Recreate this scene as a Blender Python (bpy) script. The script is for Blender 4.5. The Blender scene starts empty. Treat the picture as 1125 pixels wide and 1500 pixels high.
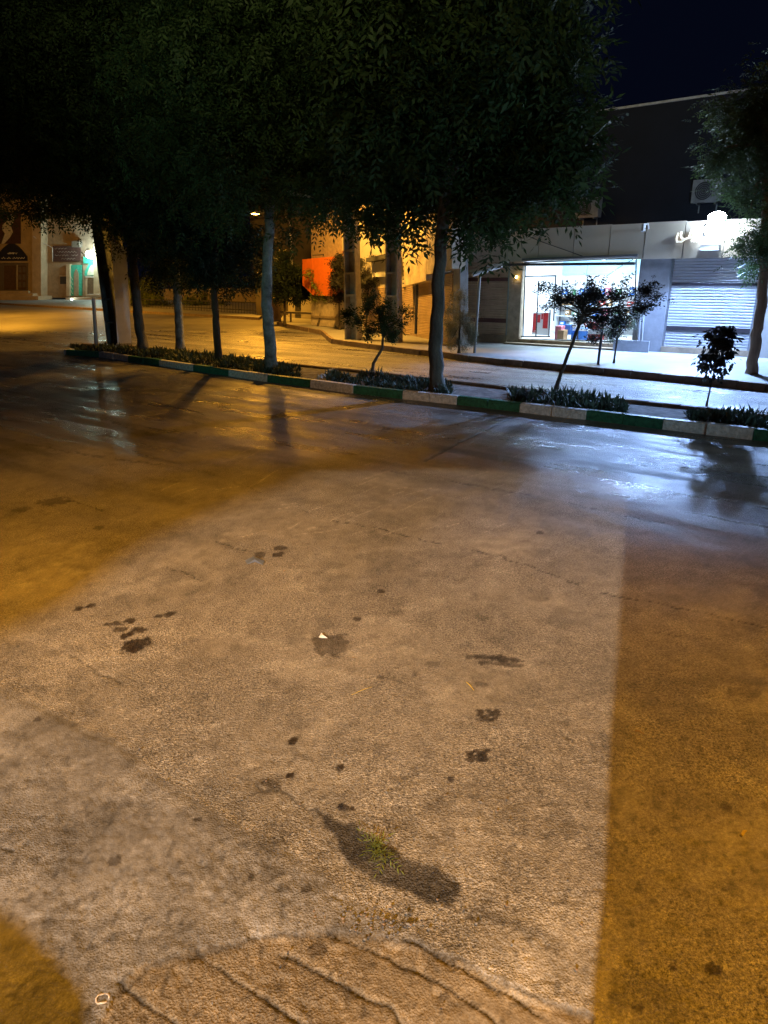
import bpy, math, random
import numpy as np
from mathutils import Vector, geometry
random.seed(7); RNG = np.random.default_rng(11)
sc = bpy.context.scene; C = sc.collection
# ---------------------------------------------------------------- camera model
F, CX, CY, H = 990., 562.5, 750., 2.6
PIT = math.atan(353/F); ROL = math.radians(.6)
FW = np.array([0, math.cos(PIT), -math.sin(PIT)]); U0 = np.array([0, math.sin(PIT), math.cos(PIT)]); R0 = np.array([1., 0, 0])
RT = R0*math.cos(ROL)-U0*math.sin(ROL); UP = U0*math.cos(ROL)+R0*math.sin(ROL)
CAM = np.array([0, 0, H])
def ray(x, y): return FW+RT*((x-CX)/F)-UP*((y-CY)/F)
def G(x, y, z=0.):
    d = ray(x, y); return CAM+d*((z-H)/d[2])
def AT(x, y, Y):                     # point at world depth Y
    d = ray(x, y); return CAM+d*(Y/d[1])
class Plane:
    def __init__(s, a, b):
        s.a = np.array([a[0], a[1], 0.]); u = np.array([b[0]-a[0], b[1]-a[1], 0.]); s.L = np.linalg.norm(u); s.u = u/s.L
        n = np.array([s.u[1], -s.u[0], 0.])
        if n@(s.a-np.array([0, 0, 0.])) > 0: n = -n
        s.n = n                     # towards the camera side
    def on(s, x, y, off=0.):
        d = ray(x, y); o = s.a+s.n*off; return CAM+d*(((o-CAM)@s.n)/(d@s.n))
    def sz(s, x, y, off=0.):
        q = s.on(x, y, off); return (q-s.a)@s.u, q[2]
    def pt(s, t, z, off=0.): return s.a+s.u*t+s.n*off+np.array([0, 0, z])
camd = bpy.data.cameras.new("camera"); cam = bpy.data.objects.new("camera", camd); C.objects.link(cam)
camd.sensor_fit = 'VERTICAL'; camd.sensor_height = 36; camd.lens = F/1500*36; camd.clip_start = .05; camd.clip_end = 2000
from mathutils import Matrix
cam.matrix_world = Matrix(((RT[0], UP[0], -FW[0], 0), (RT[1], UP[1], -FW[1], 0), (RT[2], UP[2], -FW[2], H), (0, 0, 0, 1)))
sc.camera = cam
# ---------------------------------------------------------------- materials
def mat(name, col, rough=.7, var=.25, scale=6., bump=.0, bscale=40., metal=0., spec=.5, col2=None, stretch=None):
    m = bpy.data.materials.new(name); m.use_nodes = True; nt = m.node_tree; b = nt.nodes['Principled BSDF']
    b.inputs['Roughness'].default_value = rough; b.inputs['Metallic'].default_value = metal; b.inputs['Specular IOR Level'].default_value = spec
    tc = nt.nodes.new('ShaderNodeTexCoord'); mp = nt.nodes.new('ShaderNodeMapping'); nt.links.new(tc.outputs['Object'], mp.inputs[0])
    if stretch: mp.inputs['Scale'].default_value = stretch
    n = nt.nodes.new('ShaderNodeTexNoise'); n.inputs['Scale'].default_value = scale; n.inputs['Detail'].default_value = 6; n.inputs['Roughness'].default_value = .65
    nt.links.new(mp.outputs[0], n.inputs['Vector'])
    r = nt.nodes.new('ShaderNodeValToRGB'); nt.links.new(n.outputs[0], r.inputs[0])
    c2 = col2 or tuple(min(1, c*(1+var)) for c in col); c1 = tuple(c*(1-var) for c in col)
    r.color_ramp.elements[0].position = .3; r.color_ramp.elements[1].position = .7
    r.color_ramp.elements[0].color = (*c1, 1); r.color_ramp.elements[1].color = (*c2, 1)
    nt.links.new(r.outputs[0], b.inputs['Base Color'])
    if bump:
        n2 = nt.nodes.new('ShaderNodeTexNoise'); n2.inputs['Scale'].default_value = bscale; n2.inputs['Detail'].default_value = 4
        nt.links.new(tc.outputs['Object'], n2.inputs['Vector'])
        bp = nt.nodes.new('ShaderNodeBump'); bp.inputs['Strength'].default_value = bump; bp.inputs['Distance'].default_value = .02
        nt.links.new(n2.outputs[0], bp.inputs['Height']); nt.links.new(bp.outputs[0], b.inputs['Normal'])
    return m
def emis(name, col, st):
    m = bpy.data.materials.new(name); m.use_nodes = True; b = m.node_tree.nodes['Principled BSDF']
    b.inputs['Base Color'].default_value = (*col, 1); b.inputs['Emission Color'].default_value = (*col, 1); b.inputs['Emission Strength'].default_value = st
    return m
def leafmat(name, col, var=.5, trans=.35):
    m = mat(name, col, .62, var, 3., spec=.25)
    nt = m.node_tree; b = nt.nodes['Principled BSDF']; out = nt.nodes['Material Output']
    t = nt.nodes.new('ShaderNodeBsdfTranslucent'); mx = nt.nodes.new('ShaderNodeMixShader'); mx.inputs[0].default_value = trans
    src = b.inputs['Base Color'].links[0].from_socket; nt.links.new(src, t.inputs[0])
    nt.links.new(b.outputs[0], mx.inputs[1]); nt.links.new(t.outputs[0], mx.inputs[2]); nt.links.new(mx.outputs[0], out.inputs[0])
    return m
M = dict(
 plaster=mat('plaster', (.42, .39, .34), .8, .12, 2., .15, 30), cladding=mat('cladding', (.50, .42, .32), .45, .08, 1.2),
 seam=mat('seam', (.05, .05, .05), .8), stone=mat('stone_pillar', (.36, .28, .20), .7, .3, 5., .3, 20), graypaint=mat('grey_render', (.26, .26, .27), .75, .2, 2.5, .2, 25),
 shutter=mat('shutter_white', (.55, .55, .56), .5, .12, 1.5), shutterb=mat('shutter_beige', (.48, .36, .24), .5, .2, 2.), shutterdark=mat('shutter_band', (.03, .022, .025), .5),
 bandbrown=mat('band_brown', (.10, .035, .03), .5), tan=mat('tan_base', (.30, .22, .14), .75, .3, 4., .3, 20), dark=mat('dark_metal', (.03, .03, .035), .45), wallwhite=mat('shop_white', (.8, .8, .82), .6, .03),
 pave=mat('paving', (.27, .27, .275), .55, .15, 1.5, .3, 25), soil=mat('soil', (.12, .10, .08), .95, .5, 5., .8, 18, col2=(.30, .28, .26)),
 white=mat('white_paint', (.85, .88, .86), .6, .45, 15., .6, 30), green=mat('green_paint', (.03, .17, .10), .55, .55, 15., .4, 30),
 kerbraw=mat('kerb_concrete', (.22, .16, .11), .8, .35, 5., .4, 20), concrete=mat('pole_concrete', (.36, .34, .31), .8, .3, 4., .4, 25),
 concreteshade=mat('pole_concrete_shaded', (.09, .10, .10), .8, .4, 4., .4, 25),  # copy of the pole concrete, darkened for the shade on the median pole
 postgrey=mat('post_grey', (.74, .77, .86), .6, .12, 3., .15, 30), steel=mat('steel', (.25, .25, .26), .4, .15, metal=.6), whitemetal=mat('white_metal', (.6, .6, .6), .4, .08),
 bark=mat('bark', (.085, .08, .07), .9, .5, 9., 1., 22, stretch=(1, 1, .25)), barkpale=mat('bark_whitewashed', (.17, .18, .175), .85, .8, 3.5, .9, 18), barkyoung=mat('bark_young', (.07, .055, .04), .85, .3),
 barkwarm=mat('bark_warm', (.26, .17, .10), .85, .35, 7., .7, 22, stretch=(1, 1, .25)),
 leaf=leafmat('leaf_ash', (.035, .065, .022)), leaflit=leafmat('leaf_ash_lit', (.075, .12, .045)), leafdark=leafmat('leaf_dark', (.02, .035, .02)), leafpale=leafmat('leaf_pale', (.10, .14, .08)), leafolive=leafmat('leaf_olive', (.17, .18, .13)),  # second ash leaf is a brightened copy, floodlight put into its colour
 leafyellow=leafmat('leaf_yellow_green', (.16, .20, .04)), leafpurple=leafmat('leaf_plum', (.035, .035, .03)), cover=leafmat('ground_cover_leaf', (.05, .075, .05), .6, .15),
 brick=mat('old_brick', (.30, .22, .15), .85, .25, 8., .5, 30), sandstone=mat('sandstone', (.44, .35, .24), .85, .2, 1.2, .2, 20), sanddark=mat('sandstone_brown', (.30, .24, .17), .85, .25, 2., .3, 20),
 orange=mat('orange_sheet', (.75, .17, .02), .5, .12, 3.), marble=mat('marble_cladding', (.55, .48, .40), .22, .35, 2.5, 0, spec=.6), darkwall=mat('dark_render', (.06, .05, .045), .9, .3, 1.),
 coping=mat('coping', (.4, .4, .4), .7), door=mat('wood_door', (.12, .075, .04), .6, .3, 5.), doorgrey=mat('grey_door', (.16, .14, .12), .5, .2), turq=mat('turquoise_tile', (.06, .42, .33), .4, .3, 6.), tileline=mat('white_tile_pattern', (.6, .6, .5), .5),
 banner=mat('banner_brown', (.07, .035, .03), .7, .3, 3.), bannerblue=mat('banner_navy', (.02, .022, .05), .7), ink=mat('banner_white_ink', (.6, .6, .62), .7), red=mat('red_print', (.6, .02, .03), .5), blue=mat('blue_plastic', (.03, .15, .5), .35),
 boxred=mat('carton_red', (.35, .03, .02), .6), boxbrown=mat('carton_brown', (.3, .17, .08), .7), boxgrey=mat('carton_grey', (.3, .32, .35), .6), boxgreen=mat('carton_green', (.05, .2, .08), .6), boxpink=mat('carton_pink', (.5, .15, .2), .6), yellow=mat('yellow_bit', (.6, .45, .08), .6),
 tube=emis('tube_lamp', (.8, .92, 1.), 9.), floodface=emis('flood_face', (.66, .83, 1.), 170.), sodface=emis('sodium_face', (1., .55, .12), 60.), tealface=emis('teal_lamp_face', (.8, 1., .93), 60.), smalllamp=emis('small_warm_lamp', (1., .7, .2), 25.), sign=emis('sign_tube', (1., .95, .8), .5),
)
# ---------------------------------------------------------------- mesh helpers
class MB:
    def __init__(s): s.v = []; s.f = []; s.m = []; s.mats = []
    def mi(s, m):
        if m not in s.mats: s.mats.append(m)
        return s.mats.index(m)
    def poly(s, pts, m): 
        k = len(s.v); s.v += [tuple(map(float, p)) for p in pts]; s.f.append(tuple(range(k, k+len(pts)))); s.m.append(s.mi(m)); return s
    def hexa(s, b, t, m):            # b: 4 bottom pts, t: 4 top pts
        k = len(s.v); s.v += [tuple(map(float, p)) for p in list(b)+list(t)]
        for f in ((3, 2, 1, 0), (4, 5, 6, 7), (0, 1, 5, 4), (1, 2, 6, 5), (2, 3, 7, 6), (3, 0, 4, 7)): s.f.append(tuple(k+i for i in f)); s.m.append(s.mi(m))
        return s
    def box(s, P, t0, t1, z0, z1, o0, o1, m):   # box in plane coordinates
        q = lambda z: [P.pt(t0, z, o1), P.pt(t1, z, o1), P.pt(t1, z, o0), P.pt(t0, z, o0)]
        return s.hexa(q(z0), q(z1), m)
    def wbox(s, c, d, m, rz=0.):
        ca, sa = math.cos(rz), math.sin(rz)
        q = lambda z: [(c[0]+x*d[0]/2*ca-y*d[1]/2*sa, c[1]+x*d[0]/2*sa+y*d[1]/2*ca, c[2]+z*d[2]/2) for x, y in ((-1, -1), (1, -1), (1, 1), (-1, 1))]
        return s.hexa(q(-1), q(1), m)
    def slab(s, quad, th, n, m):     # quad with thickness th along -n
        n = np.array(n); back = [np.array(p)-n*th for p in quad]; return s.hexa(back, quad, m)
    def tube(s, pts, rs, m, k=8, rough=0.):
        pts = [np.array(p, float) for p in pts]; b = len(s.v); N = len(pts)
        for i, p in enumerate(pts):
            d = pts[min(i+1, N-1)]-pts[max(i-1, 0)]; d = d/(np.linalg.norm(d)+1e-9)
            a = np.cross(d, [0.31, .95, .1]); a /= np.linalg.norm(a); c = np.cross(d, a); r = rs[i] if hasattr(rs, '__len__') else rs
            for j in range(k):
                t = 2*math.pi*j/k; rr = r*(1+rough*random.uniform(-1, 1)); s.v.append(tuple(p+(a*math.cos(t)+c*math.sin(t))*rr))
        mi = s.mi(m)
        for i in range(N-1):
            for j in range(k): s.f.append((b+i*k+j, b+i*k+(j+1) % k, b+(i+1)*k+(j+1) % k, b+(i+1)*k+j)); s.m.append(mi)
        s.f.append(tuple(b+j for j in range(k))[::-1]); s.m.append(mi); s.f.append(tuple(b+(N-1)*k+j for j in range(k))); s.m.append(mi)
        return s
    def corr(s, bl, br, tr, tl, n, amp, nrm, m):   # corrugated roller-shutter curtain
        bl, br, tr, tl, nrm = [np.array(q, float) for q in (bl, br, tr, tl, nrm)]; prof = ((0, 0), (.15, 1), (.6, 1), (.8, .2), (1, 0))
        for i in range(n):
            for (a, x), (b, y) in zip(prof[:-1], prof[1:]):
                u, v = (i+a)/n, (i+b)/n
                s.poly([bl+(tl-bl)*u+nrm*amp*x, br+(tr-br)*u+nrm*amp*x, br+(tr-br)*v+nrm*amp*y, bl+(tl-bl)*v+nrm*amp*y], m)
        return s
    def build(s, name, parent=None, smooth=False):
        me = bpy.data.meshes.new(name); me.from_pydata(s.v, [], s.f); 
        for m in s.mats: me.materials.append(m)
        me.polygons.foreach_set('material_index', s.m)
        if smooth: me.polygons.foreach_set('use_smooth', [True]*len(s.f))
        me.update(); o = bpy.data.objects.new(name, me); C.objects.link(o)
        if parent: o.parent = parent
        return o
def recenter(o, p):
    p = Vector([float(x) for x in p]); o.data.transform(Matrix.Translation(-p)); o.location = p
def tag(o, label=None, cat=None, group=None, kind=None):
    for k, v in (('label', label), ('category', cat), ('group', group), ('kind', kind)):
        if v: o[k] = v
    return o
def thing(name, label, cat, group=None):
    o = bpy.data.objects.new(name, None); C.objects.link(o); o.empty_display_size = .1; return tag(o, label, cat, group)
def place(o, p):                     # move the Empty to the thing's base, parts stay where they are
    p = Vector([float(x) for x in p]); o.location = p
    for c in C.objects:
        if c.parent == o and c.type == 'MESH': c.data.transform(Matrix.Translation(-p))
def fastmesh(name, v, f, m, parent=None):
    v = np.asarray(v, np.float32); f = np.asarray(f, np.int32); me = bpy.data.meshes.new(name)
    me.vertices.add(len(v)); me.vertices.foreach_set('co', v.ravel()); k = f.shape[1]
    me.loops.add(f.size); me.loops.foreach_set('vertex_index', f.ravel()); me.polygons.add(len(f))
    me.polygons.foreach_set('loop_start', np.arange(len(f), dtype=np.int32)*k); me.polygons.foreach_set('loop_total', np.full(len(f), k, np.int32))
    me.update(calc_edges=True); me.materials.append(m); o = bpy.data.objects.new(name, me); C.objects.link(o)
    if parent: o.parent = parent
    return o
# numpy gradient-free value noise
def vnoise(x, y, seed=0):
    xi = np.floor(x).astype(np.int64); yi = np.floor(y).astype(np.int64); xf = x-xi; yf = y-yi
    def h(a, b):
        n = (a*374761393+b*668265263+seed*982451653) & 0xffffffff; n = ((n ^ (n >> 13))*1274126177) & 0xffffffff; n = n ^ (n >> 16); return (n & 0xffff)/65535.
    u = xf*xf*(3-2*xf); w = yf*yf*(3-2*yf)
    return (h(xi, yi)*(1-u)+h(xi+1, yi)*u)*(1-w)+(h(xi, yi+1)*(1-u)+h(xi+1, yi+1)*u)*w
def fbm(x, y, o=4, seed=0, g=.5):
    s = 0; a = 1; t = 0
    for i in range(o): s = s+a*vnoise(x*2**i, y*2**i, seed+i*17); t += a; a *= g
    return s/t
# ---------------------------------------------------------------- foliage
def leaflets(pos, size, seed, spray=7, droop=.6, wid=.34):
    """compound leaves: each a drooping rachis with paired leaflets; returns verts, quads"""
    r = np.random.default_rng(seed); n = len(pos)
    az = r.uniform(0, 2*math.pi, n); el = -droop+r.normal(0, .45, n)
    d = np.stack([np.cos(az)*np.cos(el), np.sin(az)*np.cos(el), np.sin(el)], 1)
    side = np.cross(d, [0, 0, 1.]); side /= np.linalg.norm(side, axis=1)[:, None]+1e-6; up = np.cross(side, d)
    roll = r.normal(0, .5, n)[:, None]; side, up = side*np.cos(roll)+up*np.sin(roll), up*np.cos(roll)-side*np.sin(roll)
    sz = (size*r.uniform(.7, 1.3, n))[:, None]; V = []
    for k in range(spray):
        t = (k//2)/max(1, spray//2); s = 0 if k == spray-1 else (1 if k % 2 else -1)
        base = pos+d*sz*2.2*t; dr = d*(.75 if s else 1)+side*s*.8+r.normal(0, .12, (n, 3)); dr /= np.linalg.norm(dr, axis=1)[:, None]
        wd = np.cross(dr, up+r.normal(0, .25, (n, 3))); wd /= np.linalg.norm(wd, axis=1)[:, None]+1e-6
        L = sz*r.uniform(.8, 1.2, (n, 1))
        V.append(np.stack([base, base+dr*L*.45+wd*L*wid/2, base+dr*L, base+dr*L*.45-wd*L*wid/2], 1))
    V = np.concatenate(V, 0).reshape(-1, 3); return V, np.arange(len(V)).reshape(-1, 4)
def blobpts(blobs, dens, seed, clump=.28):
    r = np.random.default_rng(seed); P = []
    for (c, rad) in blobs:
        vol = 4.2*rad**3; nc = max(4, int(vol*2.6/max(.35, min(1, rad)))+4)
        q = r.normal(0, 1, (nc, 3)); q /= np.linalg.norm(q, axis=1)[:, None]; q *= (r.uniform(.35, 1.05, nc)**.6)[:, None]*rad
        n = int(vol*dens); w = r.dirichlet(np.ones(nc)*1.2); k = r.choice(nc, n, p=w)
        P.append(np.array(c)+q[k]+r.normal(0, 1, (n, 3))*rad*clump*np.array([1, 1, .8]))
    P = np.concatenate(P, 0); d = LAMP1-CAM; L = d@d; v = P-CAM; t = np.clip(v@d/L, 0, 1); return P[np.linalg.norm(v-t[:, None]*d, axis=1) > .013*t*np.sqrt(L)+.05]
LAMP1 = AT(374, 314, 40)
def tree(label, base, path, r0, r1, blobs, dens, size, lm, bm, seed, name='tree', group=None, cat='tree', limbs=8, spray=7, droop=.6, wid=.34, clump=.28, crown='crown', rough=.07):
    t = thing(name, label, cat, group); random.seed(seed); mb = MB()
    pts = [np.array(base, float)]+[np.array(p, float) for p in path]; fine = []
    for a, b in zip(pts[:-1], pts[1:]):
        for k in range(6): fine.append(a+(b-a)*k/6+np.array([random.uniform(-1, 1), random.uniform(-1, 1), 0])*r0*.13)
    fine.append(pts[-1]); fine[0] = pts[0]-np.array([0, 0, .1]); N = len(fine)
    rs = [r0+(r1-r0)*i/(N-1) for i in range(N)]; rs[0] *= 1.35; rs[1] *= 1.1
    mb.tube(fine, rs, bm, 12, rough)
    top = pts[-1]; bl = sorted(blobs, key=lambda b: -b[1])
    for c, rad in bl[:limbs]:
        st = fine[random.randint(int(N*.8), N-1)]; c = np.array(c); mid = (st+c)/2+np.array([random.uniform(-.1, .1), random.uniform(-.1, .1), .12])*rad
        mb.tube([st, mid, c], [r1*.75, r1*.5, r1*.22], bm, 6)
    mb.build('trunk', t, True)
    V, Q = leaflets(blobpts(blobs, dens, seed, clump), size, seed+1, spray, droop, wid); fastmesh(crown, V, Q, lm, t)
    place(t, base); return t
def B(lst, Y, sp=1.0, seed=0):       # crown masses given where they stand at depth Y
    r = random.Random(seed); out = []
    for it in lst: 
        x, y, rad = it[:3]; dy = it[3] if len(it) > 3 else r.uniform(-sp, sp); out.append((AT(x, y, Y+dy), rad))
    return out
# ================================================================= GROUND
KZ = .18
kerb_px = [(97, 512), (145, 515), (188, 521), (233, 527), (283, 534), (335, 541), (392, 549), (455, 556.5), (518, 564.5), (590, 572), (670, 580), (762, 590), (860, 600.5), (972, 613.5), (1105, 628), (1240, 643), (1400, 661)]
kerb = [G(x, y, KZ) for x, y in kerb_px]
back = [G(x, y, KZ) for x, y in [(118, 503), (200, 507), (300, 517), (440, 534), (512, 541), (669, 558), (757, 568), (925, 586), (1020, 596), (1240, 620), (1400, 637)]]
def dseg(X, Y, pl):
    D = np.full(X.shape, 1e9)
    for a, b in zip(pl[:-1], pl[1:]):
        ab = b-a; t = np.clip(((X-a[0])*ab[0]+(Y-a[1])*ab[1])/(ab@ab), 0, 1); D = np.minimum(D, np.hypot(X-a[0]-t*ab[0], Y-a[1]-t*ab[1]))
    return D
def inpoly(X, Y, pl):
    r = np.zeros(X.shape, bool); n = len(pl)
    for i in range(n):
        a, b = pl[i], pl[(i+1) % n]; c = ((a[1] > Y) != (b[1] > Y)) & (X < (b[0]-a[0])*(Y-a[1])/(b[1]-a[1]+1e-12)+a[0]); r ^= c
    return r
g2 = lambda l: [G(x, y)[:2] for x, y in l]
NY, NX = 640, 820
ys = 1.25*(34/1.25)**np.linspace(0, 1, NY); tx = np.linspace(-1, 1, NX); tx = tx*.62+.38*tx**3
Yg, Tg = np.meshgrid(ys, tx, indexing='ij'); Xg = Tg*(1.15*Yg+1.4)
wx = Xg+.05*(fbm(Xg*5, Yg*5, 3, 5)-.5); wy = Yg+.05*(fbm(Xg*5, Yg*5, 3, 9)-.5)
slab = inpoly(wx, wy, g2([(-500, 900), (0, 1003), (75, 1040), (180, 1092), (250, 1150), (330, 1195), (450, 1262), (520, 1322), (600, 1362), (680, 1402), (760, 1440), (868, 1484), (900, 1640), (-700, 1640)]))
groove = inpoly(wx, wy, g2([(110, 1560), (178, 1446), (215, 1416), (288, 1400), (330, 1386), (400, 1374), (480, 1366), (560, 1370), (640, 1390), (700, 1420), (760, 1450), (868, 1486), (900, 1640), (100, 1640)]))
near = np.exp(-np.maximum(Yg-2.5, 0)/2.)
Z = .010*(fbm(Xg*1.3, Yg*1.3, 3, 1, .4)-.5)*2*near+.005*(fbm(Xg*9, Yg*9, 4, 2)-.5)*(.3+near)
Z += .007*(fbm(Xg*38, Yg*38, 4, 3, .65)-.5)*(.4+near)
Z += .006*(fbm(Xg*20, Yg*20, 3, 14)-.5)*near
Z -= .006*np.clip((fbm(Xg*16, Yg*22, 3, 13)-.62)*8, 0, 1)*near
dS = dseg(wx, wy, g2([(0, 1003), (75, 1040), (180, 1092), (250, 1150), (330, 1195), (450, 1262), (520, 1322), (600, 1362), (680, 1402), (760, 1440), (868, 1484)]))
Z += np.where(slab, .014*np.clip(dS/.06, 0, 1), 0)+.008*np.exp(-(dS/.03)**2)*fbm(Xg*14, Yg*14, 2, 31)
ed = dseg(wx, wy, g2([(178, 1446), (215, 1416), (288, 1400), (330, 1386), (400, 1374), (480, 1366), (560, 1370), (640, 1390), (700, 1420), (760, 1450), (868, 1486)]))
Z += np.where(groove, -.016*np.clip(ed/.02, 0, 1), 0)
col = np.full(Xg.shape, .255)*(1+.6*(fbm(Xg*1.1, Yg*1.1, 4, 21)-.5)+.75*(fbm(Xg*9, Yg*9, 5, 22, .7)-.5)+.35*(vnoise(Xg*70, Yg*70, 23)-.5)*np.clip(1.3-Yg/8, .2, 1))
rgb = np.stack([col, col*.95, col*.84], -1)
sl = slab & ~groove
rgb[sl] *= np.array([.95, 1., 1.12])
rgb *= (1-.40*np.clip((vnoise(Xg*31+9, Yg*31, 61)-.74)*7, 0, 1)*near)[..., None]*(1+.22*np.clip((vnoise(Xg*24, Yg*24+5, 62)-.76)*7, 0, 1)*near)[..., None]
pat = np.clip((fbm(wx*3.2+4, wy*3.2, 4, 41)-.46)*5, 0, 1)[..., None]; rgb = np.where(sl[..., None], rgb*(1-.22*(1-pat)), rgb)
rgb *= (1+.30*np.exp(-(dS/.035)**2)*np.clip((fbm(wx*7, wy*7, 3, 77)-.4)*4, 0, 1))[..., None]
rgb[groove] *= np.array([.95, .86, .72])*.88
# grooves and cracks
def crack(l, w, depth, dark, wob=.03, seed=3, brk=.0):
    global Z, rgb
    d = dseg(Xg+wob*(fbm(Xg*9, Yg*9, 4, seed)-.5)*2, Yg+wob*(fbm(Xg*9, Yg*9, 4, seed+50)-.5)*2, g2(l))
    w2 = w*(.45+1.1*fbm(Xg*6, Yg*6, 3, seed+7)); k = np.exp(-(d/np.maximum(w2, 1e-4))**2)
    if brk: k *= np.clip((fbm(Xg*3, Yg*3, 2, seed+9)-brk)*8, 0, 1)
    Z -= depth*k; rgb *= (1-dark*k)[..., None]
for i, l in enumerate([[(172, 1442), (205, 1462), (258, 1502), (300, 1560)], [(283, 1399), (330, 1425), (385, 1462), (445, 1504), (500, 1560)], [(365, 1374), (430, 1402), (500, 1438), (570, 1480), (640, 1540)], [(480, 1366), (560, 1400), (640, 1440), (720, 1490), (790, 1560)], [(590, 1376), (680, 1420), (760, 1465), (850, 1520)]]):
    crack(l, .0065, .009, .95, .022, 60+i, .18)
    # light mortar rim along the groove
    d = dseg(Xg-.018+.02*(fbm(Xg*9, Yg*9, 3, 80+i)-.5), Yg-.012, g2(l)); k = np.exp(-(d/.016)**2)*np.clip((fbm(Xg*8, Yg*8, 2, 90+i)-.42)*6, 0, 1); Z += .0015*k; rgb = rgb*(1+.4*k[..., None]*np.array([.9, 1., 1.15]))
crack([(178, 1446), (215, 1416), (288, 1400), (330, 1386), (400, 1374), (480, 1366), (560, 1370), (640, 1390), (700, 1420), (760, 1450), (868, 1486)], .010, .006, .6, .035, 71, .3)
crack([(0, 1243), (22, 1250)], .006, .008, .8, .02, 4)
crack([(490, 763), (560, 775), (640, 797), (742, 816), (850, 857)], .012, .008, .8, .07, 5, .3)
crack([(880, 868), (960, 884), (1040, 900), (1130, 922)], .009, .008, .85, .06, 6, .15)
crack([(960, 925), (1040, 937), (1130, 950)], .005, .004, .6, .05, 16, .35)
crack([(570, 690), (700, 712), (840, 738), (940, 762), (1010, 772)], .014, .008, .75, .08, 8, .3)
crack([(752, 611), (690, 640), (622, 676)], .03, .012, .75, .03, 9)
crack([(80, 598), (150, 612), (215, 634)], .022, .01, .8, .12, 10, .2)
crack([(0, 640), (60, 655), (140, 668), (230, 680)], .02, .008, .6, .12, 12, .3)
crack([(80, 725), (150, 748)], .015, .008, .6, .08, 13, .2); crack([(320, 795), (365, 808)], .008, .006, .75, .04, 14)
crack([(245, 830), (300, 852)], .007, .006, .75, .05, 15, .2); crack([(620, 990), (560, 985), (500, 975)], .006, .006, .2, .04, 17, .3)
crack([(100, 957), (135, 982), (180, 1000)], .007, .006, .7, .05, 18, .25); crack([(345, 1135), (385, 1150), (440, 1172), (480, 1190)], .008, .006, .7, .05, 19, .25)
crack([(225, 670), (300, 690), (420, 735), (500, 770)], .02, .012, .3, .06, 20, .35); crack([(820, 1072), (842, 1086)], .012, .008, .5, .02, 24)
# pale scratches in the old surface
for i in range(46):
    x = random.Random(i).uniform(230, 760); y = random.Random(i+99).uniform(640, 790); L = random.Random(i+5).uniform(15, 55)
    d = dseg(Xg+.05*(fbm(Xg*6, Yg*6, 2, i)-.5), Yg, g2([(x, y), (x+L, y-L*random.Random(i+7).uniform(.1, .55))])); k = np.exp(-(d/.010)**2); Z += .004*k; rgb *= (1+.55*k)[..., None]
pale = np.clip((fbm(wx*2.6+11, wy*4.2, 5, 141, .6)-.56)*7, 0, 1)*np.clip((9-Yg)/3, 0, 1); rgb *= (1+.24*pale[..., None]*np.array([.95, 1., 1.1])); scuff = np.clip((fbm(wx*1.4+wy*6, wy*1.2-wx*7, 4, 143, .6)-.6)*9, 0, 1)*np.clip((9-Yg)/3, 0, 1); rgb *= (1-.22*scuff)[..., None]
# stains
def spot(x, y, rx, ry, dark, rag=.5, seed=0):
    global rgb
    c = G(x, y); ax = abs(G(x+rx, y)[0]-c[0]); ay = abs(G(x, y+ry)[1]-G(x, y-ry)[1])/2
    q = np.hypot((Xg-c[0])/ax, (Yg-c[1])/ay)+rag*(fbm(Xg*24, Yg*24, 3, seed)-.5)*2
    k = np.clip((1.12-q)*6, 0, 1)*(.98+.4*(fbm(Xg*50, Yg*50, 2, seed+5)-.5)); rgb = rgb*(1-min(.93, dark*1.08)*k[..., None]*np.array([.97, 1, 1.03])); return k
wet = np.zeros(Xg.shape)
for i, s in enumerate([(199, 945, 19, 11, .88), (185, 930, 8, 5, .85), (205, 922, 11, 4, .8), (190, 909, 8, 4, .8), (165, 914, 13, 3, .7), (176, 921, 12, 3, .7), (116, 891, 7, 4, .8), (133, 887, 7, 3, .8), (248, 899, 9, 4, .8), (233, 902, 5, 2.5, .7), (381, 813, 8, 4, .6), (408, 812, 8, 3.5, .75), (411, 803, 10, 3, .7), (558, 866, 6, 3, .8), (523, 906, 6, 3, .8), (485, 943, 28, 15, .55),
   (661, 1142, 6, 5, .75), (429, 1085, 7, 5, .85), (498, 1125, 7, 6, .85), (426, 1136, 7, 4, .85), (503, 1182, 8, 6, .85), (517, 1184, 5, 3, .8), (395, 1148, 15, 8, .5), (290, 1205, 6, 4, .7), (369, 1290, 5, 7, .65), (168, 1264, 9, 6, .5), (225, 1278, 6, 4, .35), (450, 1305, 8, 6, .55), (1098, 998, 30, 8, .35), (1092, 1014, 26, 7, .35), (1045, 1420, 11, 8, .7), (985, 1416, 7, 5, .7), (790, 877, 14, 4, .3), (1065, 1183, 7, 8, .45), (705, 1003, 10, 4, .5), (726, 938, 9, 5, .3), (634, 973, 9, 4, .35), (558, 992, 6, 4, .5), (607, 987, 5, 4, .4), (580, 898, 12, 5, .3), (545, 932, 9, 4, .3), (790, 780, 6, 3, .6), (705, 905, 10, 4, .3), (110, 1062, 6, 4, .35), (55, 1057, 6, 4, .6), (465, 1390, 16, 9, .5), (935, 1476, 10, 5, .6), (650, 1458, 10, 5, .4),
   (30, 747, 14, 4, .5), (80, 735, 22, 5, .5), (145, 773, 8, 3, .5), (345, 860, 30, 16, .14), (300, 960, 60, 30, .12), (650, 830, 80, 22, .12), (700, 1340, 16, 9, .3), (900, 1300, 60, 40, .12), (1010, 1180, 60, 30, .14), (640, 1180, 14, 8, .25), (600, 1290, 30, 12, .2)]):
    wet = np.maximum(wet, spot(*s, seed=i)*(s[4] > .6))
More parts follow.
